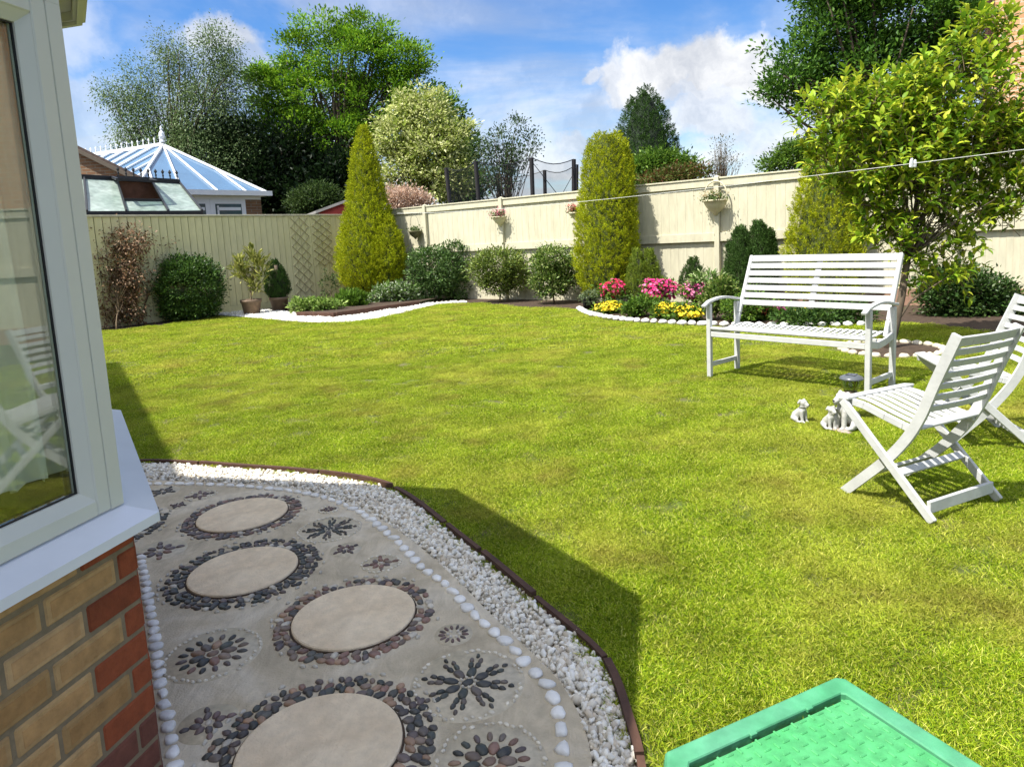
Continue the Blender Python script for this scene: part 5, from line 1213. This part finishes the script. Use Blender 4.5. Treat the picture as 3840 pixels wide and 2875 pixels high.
# small conifers
b, z = B_(1392, 1.0)
conifer('dwarf_conifer', 'short lime green dwarf conifer between the pink flower clumps', b, z, [[(545, 1375, 4), (575, 1378, 18), (615, 1382, 30), (650, 1382, 26)], [(543, 1402, 4), (580, 1402, 18), (620, 1400, 28), (650, 1400, 20)]], 700, .022, LIME, 24, 'small conifers in the beds', coref=.8)
b, z = B_(1500, .8)
conifer('dwarf_conifer', 'tiny dark green conifer in front of the fence, left of the big planter post', b, z, [[(562, 1497, 4), (585, 1497, 18), (615, 1496, 28), (645, 1495, 20)]], 380, .022, DKG + [(.09, .15, .03)], 25, 'small conifers in the beds', coref=.8)
b, z = B_(1625, .8)
conifer('juniper', 'dark upright juniper beside the left end of the bench back', b, z, [[(500, 1600, 5), (540, 1598, 24), (600, 1600, 34), (660, 1600, 30)], [(488, 1640, 6), (530, 1638, 28), (600, 1635, 40), (660, 1632, 30)], [(508, 1662, 5), (560, 1660, 20), (640, 1655, 20)]], 800, .03, DKG + [(.09, .15, .04)], 26, 'small conifers in the beds', lean=.85)
# left side
b, z = G(600, 668), 17.9
def pot(px, py, r, h, lab):
    g = G(px, py); o = empty('plant_pot', (g[0], g[1], 0), 0, lab, 'pot', 'plant pots by the left fence'); m = MB(); m.lathe([(.001, .0), (r * .78, 0), (r * .97, h * .8), (r * 1.05, h * .8), (r * 1.06, h), (r * .96, h), (r * .93, h * .86)], 28); m.build('pot_body', M_['terracotta'], o, True)
    m = MB(); m.lathe([(.001, h * .88), (r * .93, h * .86)], 20); m.build('pot_soil', M_['soil'], o); return g
g1 = pot(545, 679, .23, .36, 'brown plant pot holding the spiky yellow-green shrub')
g2 = pot(605, 671, .22, .34, 'brown plant pot holding the dark egg-shaped conifer')
conifer('potted_conifer', 'dark egg-shaped dwarf conifer in a brown pot by the left fence', (g2[0], g2[1], .3), zc_of(g2), [[(566, 592, 4), (585, 595, 16), (610, 598, 25), (632, 600, 26), (645, 600, 16)]], 700, .022, DKG, 27, coref=.85, lean=.9)
plant('oleander', 'airy upright yellow-green shrub with long narrow leaves in a brown pot', 'shrub', (g1[0], g1[1], .3), zc_of(g1), [(550, 562, 10, 28), (518, 585, 9, 26), (566, 588, 10, 30), (535, 600, 10, 26), (510, 575, 6, 16), (548, 610, 14, 22)], 60, 8, .20, .08, [(.14, .18, .03), (.28, .30, .06), (.45, .43, .15)], T_LONG, seed=31, up=1.3, nst=26, stemr=.018)
g = G(412, 690); plant('round_bush', 'dense rounded dark green bush against the left fence', 'bush', (g[0], g[1], 0), zc_of(g), [(412, 625, 66, 62), (385, 580, 30, 26), (430, 585, 32, 26), (410, 665, 55, 26)], 620, 26, .075, .13, DKG + [(.12, .20, .04)], seed=32, m='glossleaf', up=.5, surf=.75)
g = G(252, 712); plant('dry_climber', 'dead brown climber with curled leaves covering the left end of the fence', 'climber', tuple(g), 15.2, [(225, 510, 34, 24), (235, 570, 42, 50), (240, 640, 44, 50), (240, 690, 40, 24), (285, 520, 38, 26), (280, 590, 34, 44), (290, 660, 22, 40)], 760, 10, .07, .14, [(.08, .04, .02), (.14, .075, .035), (.22, .13, .07), (.40, .28, .19)], T_BIG, 'dry', seed=33, up=-.1, nst=60, stemr=.016, flat=1.)
m = plant('dry_climber', 'bare twiggy brown stems with a few leaves spreading right on the left fence', 'climber', tuple(G(300, 700)), 16.0, [(330, 540, 30, 34), (355, 520, 20, 14), (315, 620, 16, 50)], 60, 3, .07, .10, [(.12, .07, .04), (.22, .13, .07)], T_BIG, 'dry', seed=34, nst=52, stemr=.014, up=0)
def low(px, py, lobes, lab, cols, leaf=.07, cl=90, per=12, m='leaf', tpl=T_DIA, seed=1, name='low_plant', cat='plant', **k):
    g = GB(px, py); return plant(name, lab, cat, (g[0], g[1], 0), zc_of(g), lobes, cl, per, leaf, .07, cols, tpl, m, seed=seed, nst=6, stemr=.008, **k)
low(680, 678, [(655, 658, 26, 14), (690, 660, 30, 15), (715, 662, 22, 12)], 'leafy light green strawberry-like plants in the raised bed corner', [(.08, .16, .02), (.22, .34, .06), (.40, .5, .16)], .09, 170, 14, seed=41, group='plants in the raised bed')
low(755, 668, [(752, 650, 26, 20), (775, 655, 16, 14)], 'feathery bright green grass clump in the raised bed', [(.08, .16, .02), (.16, .28, .03)], .16, 90, 16, tpl=T_LONG, seed=42, group='plants in the raised bed', up=1.4)
low(712, 640, [(708, 620, 16, 26), (700, 598, 10, 20), (722, 606, 8, 18)], 'thin dark sprig plant under the shorter trellis', DKG, .06, 50, 8, seed=43)
low(850, 655, [(835, 632, 34, 18), (870, 630, 30, 22), (812, 645, 26, 14)], 'white-flecked leafy plants in the raised bed below the tall conifer', [(.05, .11, .02), (.14, .24, .04), (.50, .55, .42)], .09, 170, 12, seed=44, group='plants in the raised bed')
# shrubs along the fence
SH = 'rounded shrubs in front of the back fence'
def shrub(px, off, lobes, lab, cols, leaf=.075, cl=380, per=20, seed=1, m='glossleaf', sn='shrub', nst=16, sr=.022, **k):
    b, z = B_(px, off); return plant(sn, lab, 'shrub', tuple(b), z, lobes, cl, per, leaf, .12, cols, m=m, group=SH, seed=seed, nst=nst, stemr=sr, **k)
shrub(945, .55, [(945, 585, 62, 50), (915, 570, 34, 34), (985, 565, 38, 42), (930, 625, 40, 26), (985, 620, 30, 28)], 'wide dark green shrub just right of the tall corner conifer', [(.03, .07, .018), (.07, .14, .03), (.16, .25, .07)], cl=560, seed=51, surf=.65)
shrub(1078, .7, [(1078, 570, 62, 34), (1045, 590, 34, 34), (1110, 590, 32, 32), (1078, 610, 40, 24)], 'olive shrub on bare stems, middle of the three fence shrubs', [(.06, .09, .018), (.13, .20, .03), (.28, .33, .06)], .065, 560, 19, seed=52, nst=26, up=.4)
shrub(1195, .8, [(1195, 565, 44, 34), (1190, 610, 42, 32), (1220, 590, 28, 40), (1170, 580, 22, 30)], 'pale-flecked green shrub immediately left of the middle conifer', [(.03, .07, .012), (.09, .17, .025), (.20, .29, .05), (.42, .46, .18)], .065, 560, 20, seed=53, nst=20)
# bed planting and flowers
def flowers(px, py, w_, h_, n, cols, lab, seed, leafc=MID, size=.07, nm='flower_clump', grp='flower clumps in the back bed'):
    rs = np.random.RandomState(seed); g = GB(px, py + h_); z = zc_of(g); k = z / 1498
    o = empty(nm, (g[0], g[1], 0), 0, lab, 'flowers', grp); L = [(at(px + rs.uniform(-.55, .55) * w_, py + rs.uniform(-.3, .4) * h_, z) - g + (0, rs.uniform(-.1, .15), 0), np.array([w_ * k, w_ * k * .9, h_ * k * 1.3]) * rs.uniform(.55, .9)) for _ in range(5)]
    (V, Fc, C), _ = foliage(L, 60, 14, .075, .09, leafc, rs=rs, surf=.3); V[:, 2] = np.maximum(V[:, 2] - .04, .004); mesh_np('leaves', V, Fc, C, M_['leaf'], o)
    P, D = crown_pts(L, int(n * 1.9), rs, .55); n = len(P); P[:, 2] = np.maximum(P[:, 2], .08); per = 7; q = n * per; ax = unit(D + (0, -.3, .8)); t = unit(np.cross(ax, rs.normal(size=(n, 3)))); bt = np.cross(ax, t)
    a = (np.arange(per) * 2 * math.pi / per)[None, :, None]; dirs = (np.cos(a) * t[:, None] + np.sin(a) * bt[:, None] + .25 * ax[:, None]).reshape(-1, 3)
    ups = np.repeat(ax, per, 0); T = (np.array([(0, 0, 0), (.6, .34, .05), (1, 0, .0), (.6, -.34, .05)]), T_DIA[1])
    V, Fc, C = scatter(T, np.repeat(P, per, 0), dirs, ups, np.repeat(size * .5 * rs.uniform(.6, 1.15, n), per), np.repeat(mixcols(n, cols, rs, .12), per, 0)); mesh_np('blooms', V, Fc, C, M_['petal'], o)
    return o
PK = [(.62, .02, .12), (.80, .05, .30), (.85, .25, .45)]; RD = [(.45, .01, .04), (.70, .03, .12)]; YL = [(.85, .60, .02), (.90, .72, .05)]; MG = [(.5, .02, .25), (.8, .2, .5)]
flowers(1318, 626, 30, 19, 150, RD + [(.8, .1, .3)], 'crimson flower clump at the foot of the middle conifer', 61)
flowers(1430, 620, 38, 23, 240, PK, 'largest bright pink flower clump in the back bed', 62)
flowers(1503, 626, 32, 19, 190, PK[1:] + [(.75, .35, .55)], 'paler pink flower clump nearest the planter post', 63)
flowers(1320, 662, 34, 13, 150, YL, 'left yellow flower clump beside the black pot', 64)
flowers(1445, 671, 28, 15, 140, YL, 'yellow flower clump behind the white stones, centre', 65)
flowers(1492, 677, 30, 15, 140, YL, 'yellow flower clump just left of the bench arm', 66)
flowers(1650, 672, 22, 16, 90, RD, 'red flower clump seen under the bench back', 67)
flowers(1678, 668, 16, 18, 90, MG, 'magenta flower spike seen under the bench back', 68)
flowers(1738, 674, 22, 17, 90, YL + [(.9, .5, .1)], 'orange yellow flowers seen under the bench back', 69)
low(1395, 682, [(1390, 660, 34, 18), (1370, 668, 24, 14)], 'green leafy plants between the yellow flower clumps', MID, .07, 130, 12, seed=71, group='green plants in the back bed')
low(1545, 690, [(1545, 650, 26, 30), (1560, 625, 26, 26)], 'bushy green plants behind the left bench arm', [(.05, .11, .02), (.13, .22, .03), (.30, .33, .10)], .06, 260, 12, seed=72, group='green plants in the back bed')
low(1520, 640, [(1535, 605, 30, 18), (1510, 608, 14, 14)], 'variegated strap-leaved plant below the big planter', [(.08, .17, .03), (.20, .30, .08), (.5, .54, .3)], .14, 45, 9, tpl=T_LONG, seed=73, group='green plants in the back bed')
low(1600, 695, [(1600, 668, 40, 24), (1625, 640, 20, 20)], 'mixed green plants seen through the left side of the bench', MID, .06, 200, 12, seed=74, group='green plants in the back bed')
low(1780, 700, [(1730, 685, 60, 16), (1790, 678, 60, 22), (1845, 678, 40, 20)], 'dark leafy ground plants under the bench back, right part', DKG + [(.10, .17, .03)], .07, 300, 12, seed=75, group='green plants in the back bed')
low(1290, 656, [(1278, 640, 22, 14)], 'grey-green plant in the black pot at the bed corner', [(.06, .1, .03), (.25, .3, .16)], .06, 60, 10, seed=76, group='green plants in the back bed')
g = G(1272, 668); m = MB(); m.lathe([(.001, 0), (.10, 0), (.135, .22), (.145, .22), (.145, .25), (.125, .25), (.12, .2), (.001, .2)], 24); tag(m.build('black_pot', mat('black_plastic', (.015, .015, .017), .5), None, True, loc=(g[0], g[1], 0)), 'black plastic plant pot at the left end of the white border stones', 'pot')
# right side shrub in shade
g = on_fence(2085, 1.1); plant('dark_shrub', 'dark spreading shrub in the shade of the big-leaved tree, right side', 'shrub', tuple(g), zc_of(g), [(2085, 640, 88, 62), (2040, 650, 50, 50), (2140, 660, 62, 48), (2060, 600, 50, 30), (2180, 690, 60, 30)], 700, 20, .07, .13, DKG[:2] + [(.07, .11, .025)], seed=81, m='glossleaf', nst=20, stemr=.02)
# the big-leaved tree
g = np.array([ring_c[0] - .02, ring_c[1] + .02, .0]); zt = zc_of(g)
def bigtree():
    rs = np.random.RandomState(91); k = zt / 1498
    lob = [(1900, 330, 150, 100), (2060, 250, 130, 120), (1790, 270, 60, 50), (2125, 110, 55, 95), (1850, 225, 65, 42), (1975, 215, 85, 48), (1960, 430, 110, 70), (2140, 420, 70, 60), (1890, 450, 50, 60), (2185, 310, 60, 80),
           (2030, 545, 60, 30), (2090, 480, 60, 40), (1990, 600, 30, 34), (2050, 590, 50, 26), (1920, 520, 60, 36), (1880, 380, 70, 60), (2180, 440, 60, 60), (2000, 330, 100, 90), (2140, 330, 80, 70)]
    L = [(c - g, r * np.array([1, 1.0, 1])) for c, r in lobes_world(lob, zt, .8)]
    o = empty('broadleaf_tree', tuple(g), 0, 'large light green big-leaved tree behind the bench, growing from a ring of stones', 'tree')
    wts = np.array([r[0] * r[2] for c, r in L]); n = 1450; idx = rs.choice(len(L), n, p=wts / wts.sum()); C = np.array([L[i][0] for i in idx]); Rr = np.array([L[i][1] for i in idx])
    d = unit(rs.normal(size=(n, 3))); P = C + d * Rr * (.35 + .65 * rs.rand(n, 1) ** .5)
    tw = MB(); pos = []; dr = []; up = []
    for i in range(n):
        ax = unit(d[i] * .5 + rs.normal(size=3) * .35 + (0, 0, .75)); ln = rs.uniform(.14, .30); 
        tw.tube([P[i] - ax * .10, P[i] + ax * ln * .5, P[i] + ax * ln], [.004, .003, .0015], 4, cap=False)
        a0 = rs.rand() * 6; side = unit(np.cross(ax, rs.normal(size=3))); s2 = np.cross(ax, side); m = rs.randint(7, 12)
        for j in range(m):
            a = a0 + j * 2.4; t = (j + .5) / m; q = side * math.cos(a) + s2 * math.sin(a)
            pos.append(P[i] + ax * ln * t); dr.append(q * (1.1 - .5 * t) + ax * (.3 + .7 * t) + (0, 0, .12)); up.append((0, 0, 1) + rs.normal(size=3) * .25 + ax * .3)
    pos = np.array(pos); dr = np.array(dr); up = np.array(up); q = len(pos)
    col = mixcols(q, [(.09, .19, .014), (.21, .35, .02), (.37, .47, .03), (.54, .56, .05)], rs, .15)
    V, Fc, C_ = scatter(T_BIG, pos, dr, up, .118 * rs.uniform(.6, 1.2, q), col); mesh_np('leaves', V, Fc, C_, M_['leaf'], o)
    m = MB(); p = [g * 0, at(1935, 700, zt) - g, at(1948, 640, zt) - g, at(1960, 560, zt) - g, at(1975, 490, zt + .05) - g, at(1985, 400, zt) - g, at(1990, 300, zt) - g]
    p[0][2] = -.02; m.tube(p, [.055, .045, .040, .036, .032, .025, .015], 10)
    def br(i, t, r): 
        s0 = p[i]; md = (s0 + t) / 2 + rs.normal(size=3) * .05 + (0, 0, .05); m.tube([s0, s0 * .6 + md * .4, md, md * .4 + t * .6, t], [r, r * .85, r * .7, r * .5, r * .25], 7)
    for i, (x, y), r in ((4, (2110, 385), .022), (3, (2060, 480), .016), (1, (2060, 590), .017), (5, (1850, 330), .017), (5, (2120, 250), .02), (6, (1900, 180), .012), (6, (2080, 130), .013), (4, (1840, 440), .018), (5, (1780, 260), .013), (6, (2130, 50), .012), (3, (2150, 430), .014)):
        br(i, at(x, y, zt + rs.uniform(-.4, .4)) - g, r)
    for i in rs.choice(n, 110, replace=False): br(rs.randint(3, 7), P[i], .007)
    t = m.build('trunk', M_['bark'], o, True); tw.build('twigs', M_['stem'], o)
bigtree()
# ------------------------------------------------------------------ trees beyond the fences
def tree(name, lab, zc, bx, lobes, cl, per, leaf, cr, cols, seed, tr=.18, nst=45, m='leaf', cat='tree', by=None, topy=None, grp='trees beyond the fences', **k):
    g = at(bx, 560, zc); g = np.array([g[0], g[1], 0.]); return plant(name, lab, cat, tuple(g), zc, lobes, cl, per, leaf, cr, cols, m=m, group=grp, seed=seed, nst=nst, stemr=tr, crownname='crown', stemname='trunk', **k)
tree('birch_tree', 'tall airy grey-green birch with loose outline, left of the trees', 31, 400,
     [(470, 120, 48, 62), (385, 150, 42, 70), (300, 175, 40, 50), (250, 215, 42, 34), (320, 260, 60, 60), (440, 250, 80, 90), (500, 220, 50, 100), (280, 300, 40, 40), (400, 350, 110, 70), (510, 360, 70, 70), (225, 205, 18, 14), (350, 110, 16, 40)],
     1700, 34, .11, .42, [(.06, .11, .035), (.12, .19, .06), (.24, .31, .14)], 101, .2, nst=90, surf=.3, droop=.9, flat=1.1)
tree('ash_tree', 'big bright green tree with gappy crown left of centre', 33, 720,
     [(700, 70, 56, 40), (790, 70, 50, 38), (640, 120, 44, 46), (760, 130, 90, 60), (860, 130, 60, 46), (900, 190, 44, 50), (600, 200, 66, 46), (700, 220, 90, 60), (820, 230, 80, 60), (570, 170, 34, 30), (640, 300, 80, 60), (740, 320, 80, 60), (860, 290, 60, 46), (560, 310, 60, 60), (965, 215, 18, 14)],
     440, 140, .17, .50, [(.05, .13, .010), (.14, .29, .018), (.30, .46, .03)], 102, .35, nst=110, surf=.6, flat=.5, clumpvar=.3)
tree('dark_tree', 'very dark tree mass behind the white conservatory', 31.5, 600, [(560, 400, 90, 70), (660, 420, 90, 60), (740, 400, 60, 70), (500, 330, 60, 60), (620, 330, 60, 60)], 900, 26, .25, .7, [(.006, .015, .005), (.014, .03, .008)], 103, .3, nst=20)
tree('small_green_tree', 'low olive bush-like tree behind the red shed roof', 27, 690, [(690, 430, 40, 30), (660, 440, 30, 24)], 260, 30, .12, .3, [(.02, .04, .012), (.05, .09, .02), (.10, .15, .04)], 104, .08, nst=10)
tree('variegated_maple', 'cream and yellow-green variegated tree right of the tall corner conifer', 23, 900,
     [(880, 240, 34, 36), (930, 260, 44, 46), (860, 300, 40, 46), (930, 330, 66, 56), (975, 310, 36, 46), (870, 370, 44, 44), (950, 395, 56, 40), (990, 380, 34, 40), (905, 208, 13, 24), (868, 218, 11, 22), (946, 222, 15, 24), (1002, 285, 13, 22), (832, 330, 14, 20), (828, 270, 9, 14)],
     520, 44, .14, .30, [(.14, .20, .03), (.34, .42, .08), (.62, .64, .26), (.72, .72, .40)], 105, .12, nst=30, flat=.35, up=.1)
tree('green_tree', 'mid green tree directly behind the variegated tree', 26, 985, [(985, 330, 40, 60), (1000, 400, 44, 40), (960, 250, 26, 40)], 350, 26, .17, .4, MID, 106, .1, nst=16)
tree('spindly_tree', 'thin dark tree with arching twiggy branches by the trampoline', 22.5, 1085,
     [(1085, 310, 34, 36), (1050, 330, 34, 26), (1110, 340, 40, 30), (1080, 380, 52, 34), (1140, 290, 26, 8), (1115, 265, 22, 9), (1150, 320, 16, 14), (1030, 300, 14, 8)],
     340, 12, .10, .22, [(.03, .06, .02), (.06, .11, .04), (.12, .16, .08)], 107, .06, nst=90, surf=.3)
tree('pink_shrub', 'pale pinkish dry-looking bush showing over the fence left of centre', 20.5, 880, [(872, 432, 44, 26), (905, 440, 24, 20), (850, 425, 24, 18)], 240, 22, .09, .22, [(.45, .30, .20), (.62, .45, .34), (.74, .60, .50)], 108, .05, nst=20, cat='bush')
b = at(1395, 560, 24); b[2] = 0
conifer('dark_conifer', 'dark green conical conifer beyond the fence, behind the middle golden conifer', b, 24, [[(196, 1392, 3), (215, 1392, 22), (245, 1393, 40), (290, 1395, 56), (330, 1396, 66), (370, 1398, 66), (430, 1400, 60), (560, 1400, 50)]], 2600, .055, DKG, 109, lean=.6, coref=.76, group='trees beyond the fences', core=(.012, .022, .01), per=36)
tree('green_bush', 'leafy green bush over the fence just right of the middle golden conifer', 20, 1420, [(1420, 355, 44, 26), (1390, 370, 36, 24), (1465, 360, 36, 22)], 300, 22, .12, .26, MID, 110, .06, nst=12, cat='bush')
tree('red_bush', 'reddish brown bush low behind the fence top', 19, 1450, [(1440, 385, 60, 12), (1470, 372, 40, 16), (1500, 375, 36, 14)], 220, 18, .09, .18, [(.13, .04, .02), (.10, .13, .03), (.08, .14, .02), (.18, .06, .03)], 111, .05, nst=10, cat='bush')
tree('sparse_tree', 'nearly bare twiggy little tree rising over the fence', 20, 1565, [(1560, 325, 22, 34), (1575, 350, 36, 16), (1540, 350, 22, 14)], 120, 5, .06, .18, [(.10, .11, .07), (.2, .2, .13)], 112, .04, nst=100, surf=.2)
tree('green_bush', 'small olive bush above the fence, left of the right golden conifer', 18, 1690, [(1675, 355, 30, 16), (1715, 340, 34, 34), (1740, 330, 20, 30)], 260, 20, .09, .2, MID, 113, .05, nst=12, cat='bush')
tree('dark_oak_tree', 'large dark green tree filling the upper right behind the light tree', 21, 1960,
     [(1960, 40, 150, 90), (1800, 60, 80, 70), (1870, 150, 110, 80), (1740, 130, 60, 50), (1700, 180, 40, 40), (2050, 130, 90, 90), (1780, 220, 60, 40), (1660, 105, 14, 10), (1850, -40, 140, 70), (2060, -30, 90, 80), (1680, 210, 30, 20), (1900, 260, 120, 70)],
     820, 56, .16, .42, [(.025, .07, .010), (.07, .17, .022), (.16, .30, .035)], 114, .28, nst=60, surf=.5)
# lower treeline far away so that no bare horizon shows
def hedge():
    rs = np.random.RandomState(7); L = []
    for x in np.linspace(-1400, 3600, 60):
        c = at(x, 505 + 20 * math.sin(x * .01), 62 + 5 * rs.rand()); L.append((np.array([c[0], c[1], 1.2]), np.array([4.5, 2.5, 3.2 + rs.rand()])))
    (V, Fc, C), _ = foliage(L, 3000, 14, .5, 1.2, MID, rs=rs); V[:, 2] = np.maximum(V[:, 2], 0)
    tag(mesh_np('far_woodland', V, Fc, C, M_['leaf']), 'distant line of trees beyond the gardens', 'woodland', kind='stuff')
hedge()
